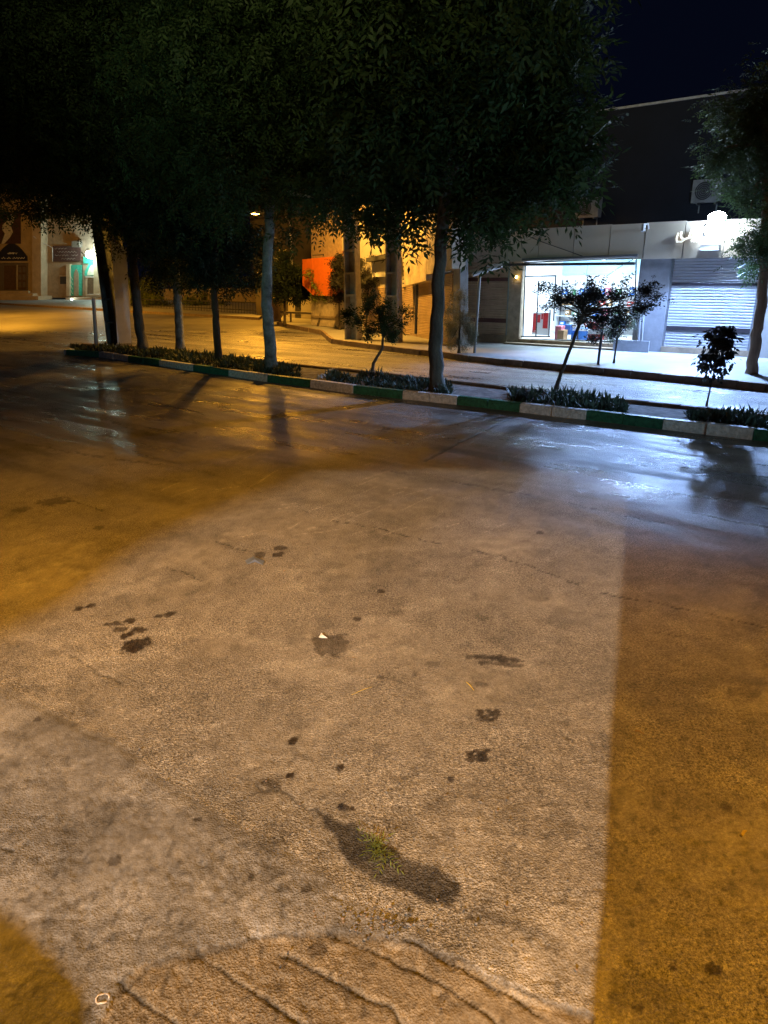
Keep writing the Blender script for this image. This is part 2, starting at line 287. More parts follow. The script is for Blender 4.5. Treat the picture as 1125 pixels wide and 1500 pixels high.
for dx, dy in ((-30, -4), (-18, -2), (-6, -4), (6, -1), (18, 1), (30, 3), (-12, 5), (10, 6), (26, 9)): spot(727+dx, 966+dy, 13, 3, .6, .7, 300+dx)
for cx, cy in ((716, 1048), (700, 1107)):
    for k in range(9): spot(cx+(k % 3-1)*10+(k*7 % 5-2), cy+(k//3-1)*6, 6.5, 3, .75, .7, 400+k+cx)
for l, dk in (([(470, 1195), (500, 1201), (560, 1235), (600, 1256), (640, 1270), (672, 1292), (676, 1312), (655, 1325), (625, 1318), (600, 1305), (550, 1288), (510, 1262), (488, 1228)], .74), ([(690, 1326), (742, 1340), (800, 1368), (806, 1376), (780, 1374), (728, 1354)], .42)):
    X2 = Xg+.06*(fbm(Xg*12, Yg*12, 4, 55)-.5); Y2 = Yg+.06*(fbm(Xg*12, Yg*12, 4, 56)-.5); k = inpoly(X2, Y2, g2(l)); d = dseg(X2, Y2, g2(l+l[:1])); kk = np.where(k, np.clip(d/.02+.5, 0, 1), np.clip(.5-d/.02, 0, 1)); rgb *= (1-dk*kk*(.8+.4*fbm(Xg*20, Yg*20, 3, 8)))[..., None]; wet = np.maximum(wet, kk*dk)
# gentle camber so that the far carriageway is damp and smoother; damp streaks
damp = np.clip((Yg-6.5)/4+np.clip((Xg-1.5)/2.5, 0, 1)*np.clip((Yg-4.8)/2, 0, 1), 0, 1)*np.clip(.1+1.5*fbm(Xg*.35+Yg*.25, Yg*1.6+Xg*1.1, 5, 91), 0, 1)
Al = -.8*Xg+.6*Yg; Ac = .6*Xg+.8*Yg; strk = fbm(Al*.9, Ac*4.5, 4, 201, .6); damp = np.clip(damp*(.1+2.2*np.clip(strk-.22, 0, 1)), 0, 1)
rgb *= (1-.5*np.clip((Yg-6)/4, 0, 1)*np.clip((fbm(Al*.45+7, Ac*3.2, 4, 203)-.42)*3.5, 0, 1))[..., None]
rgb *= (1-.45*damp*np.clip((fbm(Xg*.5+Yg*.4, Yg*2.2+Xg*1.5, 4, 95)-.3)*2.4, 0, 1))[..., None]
rgb = np.clip(rgb, .01, .6)
grain = np.where(groove, .5, np.where(slab, .45, 1.15))*(.45+1.1*np.clip((fbm(Xg*1.6+3, Yg*1.6, 4, 120)-.3)*2.2, 0, 1))
grain = (grain+.25*np.clip(1-dS/.15, 0, 1)).clip(.15, 1.6)
Z += .012*(fbm(Al*1.2, Ac*3.5, 4, 205, .6)-.5)*np.clip((Yg-6)/4, 0, 1)
V = np.stack([Xg, Yg, Z], -1).reshape(-1, 3); idx = np.arange(NY*NX).reshape(NY, NX)
Q = np.stack([idx[:-1, :-1], idx[:-1, 1:], idx[1:, 1:], idx[1:, :-1]], -1).reshape(-1, 4)
gm = bpy.data.materials.new('road_surface'); gm.use_nodes = True; nt = gm.node_tree; b = nt.nodes['Principled BSDF']; N_ = nt.nodes.new; Lk = nt.links.new
at = N_('ShaderNodeAttribute'); at.attribute_name = 'albedo'; aw = N_('ShaderNodeAttribute'); aw.attribute_name = 'damp'
tc = N_('ShaderNodeTexCoord'); n1 = N_('ShaderNodeTexNoise'); n1.inputs['Scale'].default_value = 160; n1.inputs['Detail'].default_value = 3; Lk(tc.outputs['Object'], n1.inputs[0])
n2 = N_('ShaderNodeTexVoronoi'); n2.inputs['Scale'].default_value = 95; Lk(tc.outputs['Object'], n2.inputs[0])
n3 = N_('ShaderNodeTexNoise'); n3.inputs['Scale'].default_value = 34; n3.inputs['Detail'].default_value = 5; n3.inputs['Roughness'].default_value = .7; Lk(tc.outputs['Object'], n3.inputs[0])
mr = N_('ShaderNodeMapRange'); mr.inputs[1].default_value = .3; mr.inputs[2].default_value = .7; mr.inputs[3].default_value = .62; mr.inputs[4].default_value = 1.32; Lk(n1.outputs[0], mr.inputs[0])
m2 = N_('ShaderNodeMapRange'); m2.inputs[1].default_value = .38; m2.inputs[2].default_value = .62; m2.inputs[3].default_value = .5; m2.inputs[4].default_value = 1.38; n4 = N_('ShaderNodeTexNoise'); n4.inputs['Scale'].default_value = 62; n4.inputs['Detail'].default_value = 6; n4.inputs['Roughness'].default_value = .8; Lk(tc.outputs['Object'], n4.inputs[0]); Lk(n4.outputs[0], m2.inputs[0])
mm = N_('ShaderNodeMath'); mm.operation = 'MULTIPLY'; Lk(mr.outputs[0], mm.inputs[0]); Lk(m2.outputs[0], mm.inputs[1])
mx = N_('ShaderNodeMixRGB'); mx.blend_type = 'MULTIPLY'; mx.inputs[0].default_value = 1; Lk(at.outputs['Color'], mx.inputs[1]); ag = N_('ShaderNodeAttribute'); ag.attribute_name = 'grain'; m5 = N_('ShaderNodeMath'); m5.operation = 'SUBTRACT'; Lk(mm.outputs[0], m5.inputs[0]); m5.inputs[1].default_value = .93
m6 = N_('ShaderNodeMath'); m6.operation = 'MULTIPLY_ADD'; Lk(m5.outputs[0], m6.inputs[0]); Lk(ag.outputs['Fac'], m6.inputs[1]); m6.inputs[2].default_value = .95; Lk(m6.outputs[0], mx.inputs[2]); Lk(mx.outputs[0], b.inputs['Base Color'])
ad = N_('ShaderNodeMath'); ad.operation = 'ADD'; Lk(n3.outputs[0], ad.inputs[0]); Lk(n2.outputs['Distance'], ad.inputs[1])
ad2 = N_('ShaderNodeMath'); ad2.operation = 'ADD'; Lk(ad.outputs[0], ad2.inputs[0]); Lk(n1.outputs[0], ad2.inputs[1])
bp = N_('ShaderNodeBump'); bs = N_('ShaderNodeMapRange'); bs.inputs[3].default_value = 1.; bs.inputs[4].default_value = .75; Lk(aw.outputs['Fac'], bs.inputs[0]); m7 = N_('ShaderNodeMath'); m7.operation = 'MULTIPLY'; m7.use_clamp = True; Lk(bs.outputs[0], m7.inputs[0]); Lk(ag.outputs['Fac'], m7.inputs[1]); Lk(m7.outputs[0], bp.inputs['Strength']); bp.inputs['Distance'].default_value = .0075; Lk(ad2.outputs[0], bp.inputs['Height']); Lk(bp.outputs[0], b.inputs['Normal'])
rr = N_('ShaderNodeMapRange'); rr.inputs[3].default_value = .70; rr.inputs[4].default_value = .25; Lk(aw.outputs['Fac'], rr.inputs[0]); Lk(rr.outputs[0], b.inputs['Roughness'])
road = fastmesh('road', V, Q, gm); tag(road, kind='structure')
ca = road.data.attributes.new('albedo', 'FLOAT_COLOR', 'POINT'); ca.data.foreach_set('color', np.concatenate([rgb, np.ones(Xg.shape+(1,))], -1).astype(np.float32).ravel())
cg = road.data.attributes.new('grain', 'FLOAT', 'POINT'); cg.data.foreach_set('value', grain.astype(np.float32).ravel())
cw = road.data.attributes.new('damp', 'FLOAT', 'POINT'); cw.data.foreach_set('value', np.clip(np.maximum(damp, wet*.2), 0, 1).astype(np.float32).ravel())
road.data.polygons.foreach_set('use_smooth', [True]*len(Q))
fr = mat('far_road', (.16, .155, .15), .5, .35, .5, .6, 12)
MB().poly([(-500, -300, -.06), (500, -300, -.06), (500, 33, -.06), (-500, 33, -.06)], mat('ground_far', (.2, .18, .15), .9)).poly([(-500, 33, -.06), (500, 33, -.06), (500, 600, -.06), (-500, 600, -.06)], fr).build('ground'); tag(bpy.data.objects['ground'], kind='structure')
tag(MB().poly([(-120, 33.9, -.004), (120, 33.9, -.004), (120, 130, -.004), (-120, 130, -.004)], fr).build('far_road'), kind='structure')
# ---------------------------------------------------------------- pavement on the shop side
P = Plane(G(965, 516, .15), G(965, 516, .15)+np.array([-math.sin(math.radians(53)), math.cos(math.radians(53)), 0]))  # shop facade
sk = [G(x, y, .16) for x, y in [(408, 472), (440, 478), (473, 484), (490, 497), (560, 506), (640, 515), (690, 521), (770, 529), (850, 536), (970, 547), (1125, 562), (1400, 590)]]
pts_b = [P.pt(-14, .16, -.3), P.pt(8, .16, -.3), AT(600, 470, 34)*[1, 1, 0]+[0, 0, .16], AT(420, 455, 48)*[1, 1, 0]+[0, 0, .16]]
mb = MB(); mb.poly([p for p in sk]+[np.array([p[0], p[1], .16]) for p in pts_b], M['pave']); tag(mb.build('pavement'), kind='structure')
mb = MB()
for a, b_ in zip(sk[:-1], sk[1:]):
    u = b_-a; L = np.linalg.norm(u); u /= L; n = np.array([u[1], -u[0], 0]); n = n if n[1] < 0 else -n; k = max(1, int(L/.6))
    for i in range(k):
        p, q = a+u*(L*i/k+.01), a+u*(L*(i+1)/k-.01); zt = .175+random.uniform(-.012, .006); th = .14+random.uniform(-.02, .02)
        pp = lambda r, o, z: np.array([*(r+n*o)[:2], z]); mb.hexa([pp(p, th, -.05), pp(q, th, -.05), pp(q, 0, -.05), pp(p, 0, -.05)], [pp(p, th-.02, zt), pp(q, th-.02, zt), pp(q, 0, zt), pp(p, 0, zt)], M['kerbraw'])
tag(mb.build('pavement_kerb'), kind='structure')
# far side pavement in front of the mosque
fk = [G(x, y, .15) for x, y in [(-300, 441), (0, 443.5), (60, 447), (150, 452), (250, 458), (330, 462), (380, 465)]]
fb = [np.array([-20., 90, .15]), np.array([-110., 110, .15])]
mb = MB(); mb.poly(fk+[np.array([-9., 60, .15])]+fb, M['pave'])
for a, b_ in zip(fk[:-1], fk[1:]): mb.poly([a, b_, b_-[0, 0, .2], a-[0, 0, .2]], M['kerbraw'])
tag(mb.build('far_pavement'), kind='structure')
# ---------------------------------------------------------------- median
mb = MB()
tip = [G(104, 506, KZ)]
ins = lambda pl, d: pl
poly = [p-[0, 0, .05] for p in kerb]+[p-[0, 0, .05] for p in back[::-1]]
mb.poly([np.array([p[0], p[1], .12]) for p in poly], M['soil']); tag(mb.build('median_soil'), kind='structure')
def kerbrun(pl, cols, name, wid, blk=2):
    mb = MB()
    for i, (a, b_) in enumerate(zip(pl[:-1], pl[1:])):
        u = b_-a; L = np.linalg.norm(u[:2]); u = np.array([u[0], u[1], 0])/L; n = np.array([u[1], -u[0], 0]); n = -n if n@(np.array([0, 0, 0])-a) < 0 else n
        m = cols[i % len(cols)]; k = blk
        for j in range(k):
            p, q = a+u*(L*j/k+.006), a+u*(L*(j+1)/k-.006); zt = KZ+random.uniform(-.008, .004); o = random.uniform(-.008, .008)
            pp = lambda r, off, z: np.array([*(r+n*(off+o))[:2], z])
            mb.hexa([pp(p, .035, -.05), pp(q, .035, -.05), pp(q, -wid, -.05), pp(p, -wid, -.05)], [pp(p, .012, zt-.02), pp(q, .012, zt-.02), pp(q, -wid, zt-.02), pp(p, -wid, zt-.02)], m)
            mb.hexa([pp(p, .012, zt-.02), pp(q, .012, zt-.02), pp(q, -wid, zt-.02), pp(p, -wid, zt-.02)], [pp(p, -.012, zt), pp(q, -.012, zt), pp(q, -wid, zt), pp(p, -wid, zt)], m)
    return tag(mb.build(name), kind='structure')
kerbrun(kerb, [M['green'], M['white']], 'median_kerb', .13)
kerbrun([kerb[0]+np.array([.12, .35, 0]), kerb[0]+np.array([-.02, .02, 0])], [M['white']], 'median_kerb_end', .13, 1)
kerbrun(back, [M['kerbraw']], 'median_back_kerb', .12, 4)
# ground cover stuff
def cover(name, pxs, dens, h, seed):
    r = np.random.default_rng(seed); P0 = []
    for k in range(len(pxs)-1):
        (x0, ya0, yb0), (x1, ya1, yb1) = pxs[k], pxs[k+1]
        a0, b0, a1, b1 = G(x0, ya0, .15), G(x0, yb0, .15), G(x1, ya1, .15), G(x1, yb1, .15)
        ar = np.linalg.norm(np.cross(a1-a0, b0-a0)); n = int(dens*ar); u = r.uniform(0, 1, (n, 1)); v = r.uniform(0, 1, (n, 1))
        P0.append((a0*(1-v)+b0*v)*(1-u)+(a1*(1-v)+b1*v)*u)
    p = np.concatenate(P0); n = len(p); p = p[fbm(p[:, 0]*4, p[:, 1]*4, 3, seed) > .36]; n = len(p)
    hh = h*(.25+1.3*vnoise(p[:, 0]*3, p[:, 1]*3, seed+3))[:, None]*r.uniform(.5, 1.2, (n, 1))
    az = r.uniform(0, 6.28, n); lean = r.uniform(.1, 1.9, n); d = np.stack([np.cos(az)*lean, np.sin(az)*lean, np.ones(n)], 1); d /= np.linalg.norm(d, axis=1)[:, None]
    w = np.stack([-np.sin(az), np.cos(az), 0*az], 1)*r.uniform(.012, .022, (n, 1)); p[:, 2] = .12
    mid = p+d*hh*.6+w*0; V = np.stack([p-w*.6, p+w*.6, mid+w, p+d*hh*[1, 1, .92], mid-w], 1).reshape(-1, 3)
    o = fastmesh(name, V, np.arange(len(V)).reshape(-1, 5), M['cover']); return o
tag(cover('ground_cover', [(104, 506, 511), (200, 508, 521), (300, 518, 534), (400, 531, 548), (440, 541, 553)], 520, .19, 1), 'long dark strip of low plants under the tree row', 'ground cover', kind='stuff')
tag(cover('ground_cover', [(478, 545, 557), (560, 550, 567), (662, 562, 577)], 600, .19, 2), 'dark low plants around the small bush, behind the whitish stones', 'ground cover', kind='stuff')
tag(cover('ground_cover', [(748, 572, 586), (830, 578, 596), (918, 588, 604)], 640, .21, 3), 'dark low plants at the foot of the leaning sapling', 'ground cover', kind='stuff')
tag(cover('ground_cover', [(1008, 598, 613), (1125, 606, 628), (1220, 616, 640)], 640, .22, 4), 'dark low plants at the foot of the drooping sapling', 'ground cover', kind='stuff')
for k in range(12):
    p = G(466+k*2.2+random.uniform(-2, 2), 555-k*1.1+random.uniform(-1.5, 1.5), .13); o = MB().tube([p-[.05, 0, 0], p+[-.02, .02, .03], p+[.03, .0, .02], p+[.07, 0, 0]], [.02, .05, .05, .02], M['white'], 7, .25).build('stone'); tag(o, 'whitish stone in the little row edging a planted patch', 'stone', 'stones edging the planted patch'); recenter(o, p)
# ================================================================= MAIN SHOP BUILDING
SB = thing('shop_building', 'long low shop building with panelled fascia and roller shutters', 'building')
S = lambda x, y: P.sz(x, y)
zf0, zf1 = 2.86, 3.86; sL = S(668, 385)[0]; sR = -13.
s_shA = (S(745, 440)[0], S(674, 440)[0]); s_op = (S(932, 440)[0], S(763, 440)[0]); s_shB = (S(1110, 440)[0], S(977, 440)[0]); z_sill = .33; z_op = 2.84
mb = MB()
def wall(t0, t1, z0, z1, m, o=0., th=.25): mb.box(P, t0, t1, z0, z1, o-th, o, m)
wall(s_op[1], s_shA[0], .1, zf0, M['stone']); wall(s_shA[1], sL, .1, zf0, M['stone'])
wall(s_shB[1], s_op[0], .1, zf0, M['graypaint']); wall(s_shB[0]-.7, s_shB[0], .1, zf0, M['plaster']); wall(sR, s_shB[0]-4.2, .1, zf0, M['plaster'])
wall(s_shA[0], s_shA[1], .1, .42, M['tan'], .03); wall(s_op[0], s_op[1], .1, z_sill, M['tan'], .05); wall(s_shB[0], s_shB[1], .1, .33, M['tan'], .03); wall(s_shB[0]-4.2, s_shB[0]-.7, .1, .33, M['tan'], .03)
mb.box(P, s_op[0]-.25, s_op[1]+.4, .1, .22, .05, .35, M['tan'])
mb.box(P, sR, sL, 3.0, 3.7, -.5, -.05, M['plaster']); mb.build('wall', SB)
mb = MB(); mb.box(P, sR, sL, 3.70, 3.76, -6, -.05, M['darkwall']); mb.build('roof', SB)
mb = MB(); seams = [S(x, 360)[0] for x in (640, 709, 747, 792, 843, 895, 946, 1003, 1062, 1125, 1190, 1260, 1340)]; seams[0] = sL; seams.append(sR)
for a, b_ in zip(seams[:-1], seams[1:]):
    o = random.uniform(-.01, .01); mb.box(P, b_+.012, a-.012, zf0, zf1+random.uniform(-.01, .01), -.05, .16+o, M['cladding'])
mb.build('fascia', SB)
mb = MB(); mb.box(P, sR, sL-.02, zf0+.03, zf1-.03, -.048, .10, M['seam']); mb.build('fascia_backing', SB)
def shutter(t0, t1, z0, z1, m, bands, mband, n):
    mb = MB(); mb.corr(P.pt(t0, z0, -.08), P.pt(t1, z0, -.08), P.pt(t1, z1, -.08), P.pt(t0, z1, -.08), n, .03, P.n, m)
    s = mb.build('roller_shutter', SB)
    for za, zb in bands: MB().box(P, t0+.02, t1-.02, za, zb, -.1, -.035, mband).build('band', s)
    MB().box(P, t0-.0, t0+.07, z0, z1, -.1, -.02, M['steel']).build('guide_rail', s); MB().box(P, t1-.07, t1, z0, z1, -.1, -.02, M['steel']).build('guide_rail', s)
    return s
zz = lambda x, y: S(x, y)[1]
shutter(*s_shA, .42, 2.86, M['shutterb'], [(zz(705, 412), zz(705, 407)), (zz(710, 472), zz(710, 466))], M['bandbrown'], 30)
shutter(*s_shB, .33, 2.95, M['shutter'], [(zz(1040, 418.5), zz(1040, 414.5)), (zz(1040, 486), zz(1040, 479.5))], M['shutterdark'], 32)
shutter(s_shB[0]-4.2, s_shB[0]-.7, .33, 2.86, M['shutter'], [(1.1, 1.25)], M['shutterdark'], 32)
# back block (taller storey behind)
BB = thing('building', 'tall dark building rising behind the shops', 'building'); bk = -5.
tb = S(1090, 400)[0]; 
Pb = Plane(P.pt(0, 0, bk), P.pt(1, 0, bk)); Pb.n = P.n
tl, zt = Pb.sz(700, 186); tr = -16.
zt = Pb.sz(980, 150)[1]
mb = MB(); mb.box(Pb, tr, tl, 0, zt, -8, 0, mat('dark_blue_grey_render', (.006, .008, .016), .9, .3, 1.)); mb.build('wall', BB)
MB().box(Pb, tr-.05, tl+.05, zt, zt+.07, -.3, .06, M['coping']).build('coping', BB)
def ac(px, py, w, h, label, grp):
    t, z = Pb.sz(px, py); a = thing('air_conditioner', label, 'air conditioner', grp)
    MB().box(Pb, t-w/2, t+w/2, z-h/2, z+h/2, .1, .45, mat('grey_casing', (.2, .2, .2), .6)).build('casing', a)  # casing in one even grey, darker than the white metal
    mb = MB(); c = Pb.pt(t+w*.1, z, .46); ring = lambda r, o: [c+P.n*o+P.u*r*math.cos(k*math.pi/12)+np.array([0, 0, r*math.sin(k*math.pi/12)]) for k in range(24)]
    mb.poly(ring(h*.40, .0), M['dark']); 
    for k in range(5): mb.tube(ring(h*.4*(k+1)/5, .02)+[ring(h*.4*(k+1)/5, .02)[0]], .006, M['steel'], 5)
    mb.build('fan_grille', a)
    mb = MB()
    for s_ in (-.3, .3): mb.box(Pb, t+s_*w-.02, t+s_*w+.02, z-h/2-.05, z-h/2-.001, 0, .42, M['steel']); mb.box(Pb, t+s_*w-.02, t+s_*w+.02, z-h/2-.3, z-h/2-.05, 0, .03, M['steel'])
    mb.build('bracket', a); return a
ac(1040, 281, .95, .72, 'outdoor air conditioner on the dark wall above the floodlight', None)
ac(866, 305, .9, .7, 'outdoor air conditioner half hidden behind the edge of a tree crown', None)
# shop interior
R = thing('shop_interior', 'brightly lit white shop room behind the glass front', 'shop room')
t0, t1 = s_op[0]-.3, s_op[1]+.3; dp = 4.2
mb = MB(); mb.box(P, t0, t1, .2, .28, -dp, -.26, mat('tile_floor', (.5, .5, .5), .25, .05)); mb.build('floor', R)
MB().box(P, t0, t1, 2.98, 3.04, -dp, -.26, M['wallwhite']).build('ceiling', R)
MB().box(P, t0, t1, .28, 2.98, -dp-.1, -dp, M['wallwhite']).box(P, t0-.1, t0, .28, 2.98, -dp, -.26, M['wallwhite']).box(P, t1, t1+.1, .28, 2.98, -dp, -.26, M['wallwhite']).build('wall', R)
for k in range(4):
    a = t0+(t1-t0)*(k+.5)/4; tl_ = MB().box(P, a-.06, a+.06, 2.9, 2.96, -dp+.4, -.7, M['tube']).build('tube_light'); tag(tl_, None, None)
    tag(tl_, ['rightmost', 'second from the right', 'second from the left', 'leftmost'][k]+' ceiling tube light inside the lit shop', 'ceiling light', 'tube lights in the shop'); recenter(tl_, P.pt(a, 2.93, -2))
# glass front
GF = thing('glass_front', 'glass shop front with slim dark frames', 'shop window')
gl = bpy.data.materials.new('glass'); gl.use_nodes = True; nt = gl.node_tree; gb = N_ = nt.nodes.new('ShaderNodeBsdfTransparent'); g2_ = nt.nodes.new('ShaderNodeBsdfGlossy'); g2_.inputs['Roughness'].default_value = .05
mxs = nt.nodes.new('ShaderNodeMixShader'); mxs.inputs[0].default_value = .06; nt.links.new(gb.outputs[0], mxs.inputs[1]); nt.links.new(g2_.outputs[0], mxs.inputs[2]); nt.links.new(mxs.outputs[0], nt.nodes['Material Output'].inputs[0]); gb.inputs[0].default_value = (.95, .98, 1, 1)
MB().poly([P.pt(s_op[0], z_sill, -.12), P.pt(s_op[1], z_sill, -.12), P.pt(s_op[1], z_op, -.12), P.pt(s_op[0], z_op, -.12)], gl).build('pane', GF)
def fbar(x0, y0, x1, y1, w=.03): 
    a, b_ = P.on(x0, y0, -.1), P.on(x1, y1, -.1); MB().tube([a, b_], w, M['dark'], 6).build('frame_bar', GF)
for q in ((770, 384, 766, 494), (789, 411, 785, 493), (814, 404, 811, 470), (806, 455, 804, 492), (769, 405, 815, 404), (763, 493, 806, 493), (763, 385, 932, 377.5), (766, 497, 932, 501), (932, 378, 929, 501), (848, 440, 846, 497)): fbar(*q, w=.022)
# things in the shop, seen through the glass
def inshop(name, label, cat, x0, y0, x1, y1, off, m, th=.3, grp=None, extra=None):
    a = P.sz(x0, y1, off); b_ = P.sz(x1, y0, off); mb = MB().box(P, min(a[0], b_[0]), max(a[0], b_[0]), min(a[1], b_[1]), max(a[1], b_[1]), off-th, off, m)
    if extra:
        for (fx0, fy0, fx1, fy1, m2) in extra:
            T0, T1 = sorted((a[0], b_[0])); Z0, Z1 = sorted((a[1], b_[1])); mb.box(P, T0+(T1-T0)*fx0, T0+(T1-T0)*fx1, Z0+(Z1-Z0)*fy0, Z0+(Z1-Z0)*fy1, off+.001, off+.006, m2)
    o = mb.build(name); tag(o, label, cat, grp); recenter(o, P.pt((a[0]+b_[0])/2, min(a[1], b_[1]), off)); return o
inshop('poster', 'red and white poster low on the shop glass', 'poster', 779, 458, 806, 490, -.7, M['wallwhite'], .01, None, [(.72, .1, .98, .95, M['red']), (.55, .55, .8, .9, M['red']), (.1, .3, .38, .98, M['red']), (.4, .7, .5, .95, M['red']), (.75, .02, .9, .2, M['wallwhite'])])
inshop('counter', 'white and blue shop counter with a bright top', 'counter', 836, 482, 864, 497, -1.2, M['blue'], .5, None, [(.0, .8, 1, 1, M['wallwhite'])])
for i, (x0, y0, x1, y1, m, off, lb) in enumerate([(880, 470, 892, 498, 'wallwhite', -.8, 'tall white carton at the right end of the shop window'), (893, 462, 903, 498, 'boxgrey', -.9, 'tall grey carton beside the tall white one in the shop'), (838, 466, 850, 480, 'wallwhite', -1.0, 'white box standing on the shop counter'), (812, 478, 822, 498, 'boxpink', -.6, 'pinkish carton on the shop floor beside the poster'), (816, 484, 826, 498, 'boxbrown', -.5, 'brown carton standing on the shop floor'), (862, 474, 879, 482, 'boxred', -.4, 'dark red carton on top of the pile right of the counter'), (861, 484, 880, 489, 'wallwhite', -.4, 'white carton in the middle of the pile right of the counter'), (860, 490, 880, 498, 'boxred', -.4, 'dark red carton at the bottom of the pile right of the counter'), (826, 476, 836, 490, 'blue', -1.0, 'blue crate between the cartons and the counter')]):
    inshop('carton', lb, 'carton', x0, y0, x1, y1, off, M[m], .35)
SHU = thing('shelf_unit', 'white shelf rack full of small goods along the back of the shop', 'shelves'); a = P.sz(812, 470, -3.6); b_ = P.sz(925, 470, -3.6); tA, tB = sorted((a[0], b_[0]))
MB().box(P, t0, t1, P.sz(850, 402, -4.1)[1], 2.97, -4.19, -4.1, mat('pale_blue_panel', (.42, .70, .85), .5, .05)).build('back_panel', R)
for k in range(4): MB().box(P, tA, tB, .5+k*.38, .53+k*.38, -4.1, -3.7, M['whitemetal']).build('shelf', SHU)
for k in range(4): tt = tA+(tB-tA)*k/3; MB().box(P, tt-.02, tt+.02, .28, 2.2, -4.13, -4.10, M['steel']).build('upright', SHU)
protos = {}
cn = [('boxred', 'red'), ('boxbrown', 'brown'), ('boxgrey', 'grey'), ('boxgreen', 'green'), ('blue', 'blue'), ('boxpink', 'pink')]
place(SHU, P.pt(tA, .28, -3.9))
for k in range(4):
    t = tA+.08
    while t < tB-.25:
        m, nm = random.choice(cn); key = nm
        if key not in protos: protos[key] = MB().wbox((0, 0, .12), (.2, .2, .24), M[m], 0).wbox((0, -.101, .13), (.12, .004, .1), M['wallwhite'], 0).build('goods_box'); o = protos[key]
        else: o = protos[key].copy(); C.objects.link(o)
        o.location = P.pt(t+.1, .531+k*.38, -3.88); o.rotation_euler[2] = math.atan2(P.u[1], P.u[0])+math.pi; o.scale = (random.uniform(.7, 1), 1, random.uniform(.6, 1.2))
        tag(o, nm+' box of goods on the shelf rack at the back of the shop', 'box', 'boxes of goods on the shop shelves'); t += random.uniform(.22, .5)
# awning frame, folded
AW = thing('folding_awning', 'folded awning frame with thin arms above the shop window', 'awning')
MB().tube([P.on(735, 388, .3), P.on(930, 386, .3)], .045, M['dark'], 8).build('roller', AW)
MB().tube([P.on(765, 381, .22), P.on(934, 374.5, .22)], .05, M['steel'], 8).build('cassette', AW)
MB().tube([P.on(932, 377, .25), P.on(908, 391, .35), P.on(888, 405, .3)], .014, M['steel'], 6).build('arm', AW)
MB().tube([P.on(862, 385, .25), P.on(858, 405, .3)], .008, M['steel'], 6).build('crank', AW)
MB().tube([P.on(745, 384, .28), P.on(712, 390, .5)], .03, M['whitemetal'], 6).build('arm', AW)
place(AW, P.on(850, 384, .2))
sp = thing('awning_pole', 'thin pole with a tilted flat bar in front of the shops', 'pole')
bp_ = G(695, 517, .16); MB().tube([bp_, AT(703, 400, bp_[1]+.05)], .045, M['steel'], 8).build('pole', sp)
a_, b2 = AT(692, 403, bp_[1]-.3), AT(736, 389, bp_[1]+.2); MB().tube([a_, b2], .055, M['whitemetal'], 4).build('bar', sp); place(sp, bp_)
# small warm lamp at the pillar, cctv, sign letters, floodlight
wl = thing('wall_lamp', 'tiny glowing lamp on the stone pillar left of the shop window', 'lamp'); c = P.on(757, 405, .06)
MB().tube([P.on(755, 406, .01), c], .02, M['steel'], 6).build('bracket', wl); MB().tube([c, c+P.n*.05-[0, 0, .04]], .035, M['smalllamp'], 8).build('bulb', wl); place(wl, c)
cc = thing('security_camera', 'white security camera on a bent arm at the fascia', 'camera'); c = P.on(949, 331, .2)
MB().tube([P.on(950, 335, .17), P.on(949, 328, .3), P.on(943, 329, .45)], .025, M['whitemetal'], 6).build('arm', cc); MB().tube([P.on(943, 329, .45), P.on(942, 339, .5)], .06, M['whitemetal'], 8).build('body', cc); place(cc, c)
SG = thing('sign_lettering', 'raised script lettering on the fascia left of the floodlight', 'sign'); z5 = lambda l: [P.on(920+x*.182, 300+y*.182, .24) for x, y in l]
for l in ([(405, 225), (388, 275), (392, 298), (430, 297), (455, 278), (490, 264), (600, 262)], [(430, 215), (423, 250), (433, 272), (452, 275)], [(517, 190), (503, 225), (490, 262)], [(540, 185), (528, 225), (520, 258)], [(562, 195), (552, 230), (548, 258)], [(505, 225), (530, 215)], [(700, 262), (880, 262), (905, 235)], [(905, 250), (960, 205), (1000, 190)], [(940, 250), (985, 225), (1010, 180)]):
    MB().tube(z5(l), .028, M['sign'], 6).build('letter', SG)
for x in (512, 531, 552): MB().tube(z5([(x-7, 291), (x+7, 290)]), .035, M['sign'], 4).build('dot', SG)
place(SG, P.on(1010, 350, .2))
LP = P.on(1047, 336, .55)
FL = thing('floodlight', 'blazing white LED floodlight on the shop fascia', 'floodlight')
rotn = P.n
MB().box(P, S(1050, 336)[0]-.22, S(1050, 336)[0]+.22, LP[2]-.16, LP[2]+.16, .50, .56, M['dark']).build('housing', FL)
fp = P.sz(1047, 336, .57); oc = lambda rx, rz_, o, dz=0: [P.pt(fp[0]+rx*math.cos(k*math.pi/6+.26), fp[1]+dz+rz_*math.sin(k*math.pi/6+.26), o) for k in range(12)]
mb = MB(); mb.poly(oc(.27, .24, .575), M['floodface']); mb.build('lamp_face', FL)
mb = MB(); mb.poly(oc(.24, .15, .50, .31), M['floodface']); mb.poly(oc(.24, .15, .46, .31)[::-1], M['dark']); mb.build('glare_face', FL)  # added glowing disc, stands in for glare above the lamp
MB().tube([P.pt(fp[0], fp[1], .5), P.pt(fp[0], fp[1]+.15, .16)], .025, M['steel'], 6).build('bracket', FL)
place(FL, P.pt(fp[0], fp[1], .16))
o = MB().box(P, S(1058, 362)[0], S(1031, 362)[0], zz(1045, 366.5), zz(1045, 358), .16, .42, M['whitemetal']).box(P, S(1058, 362)[0], S(1031, 362)[0], zz(1045, 360.5), zz(1045, 359.6), .42, .43, M['seam']).build('wall_box'); tag(o, 'small white box on the fascia just under the floodlight', 'wall box'); recenter(o, P.on(1045, 366, .16))
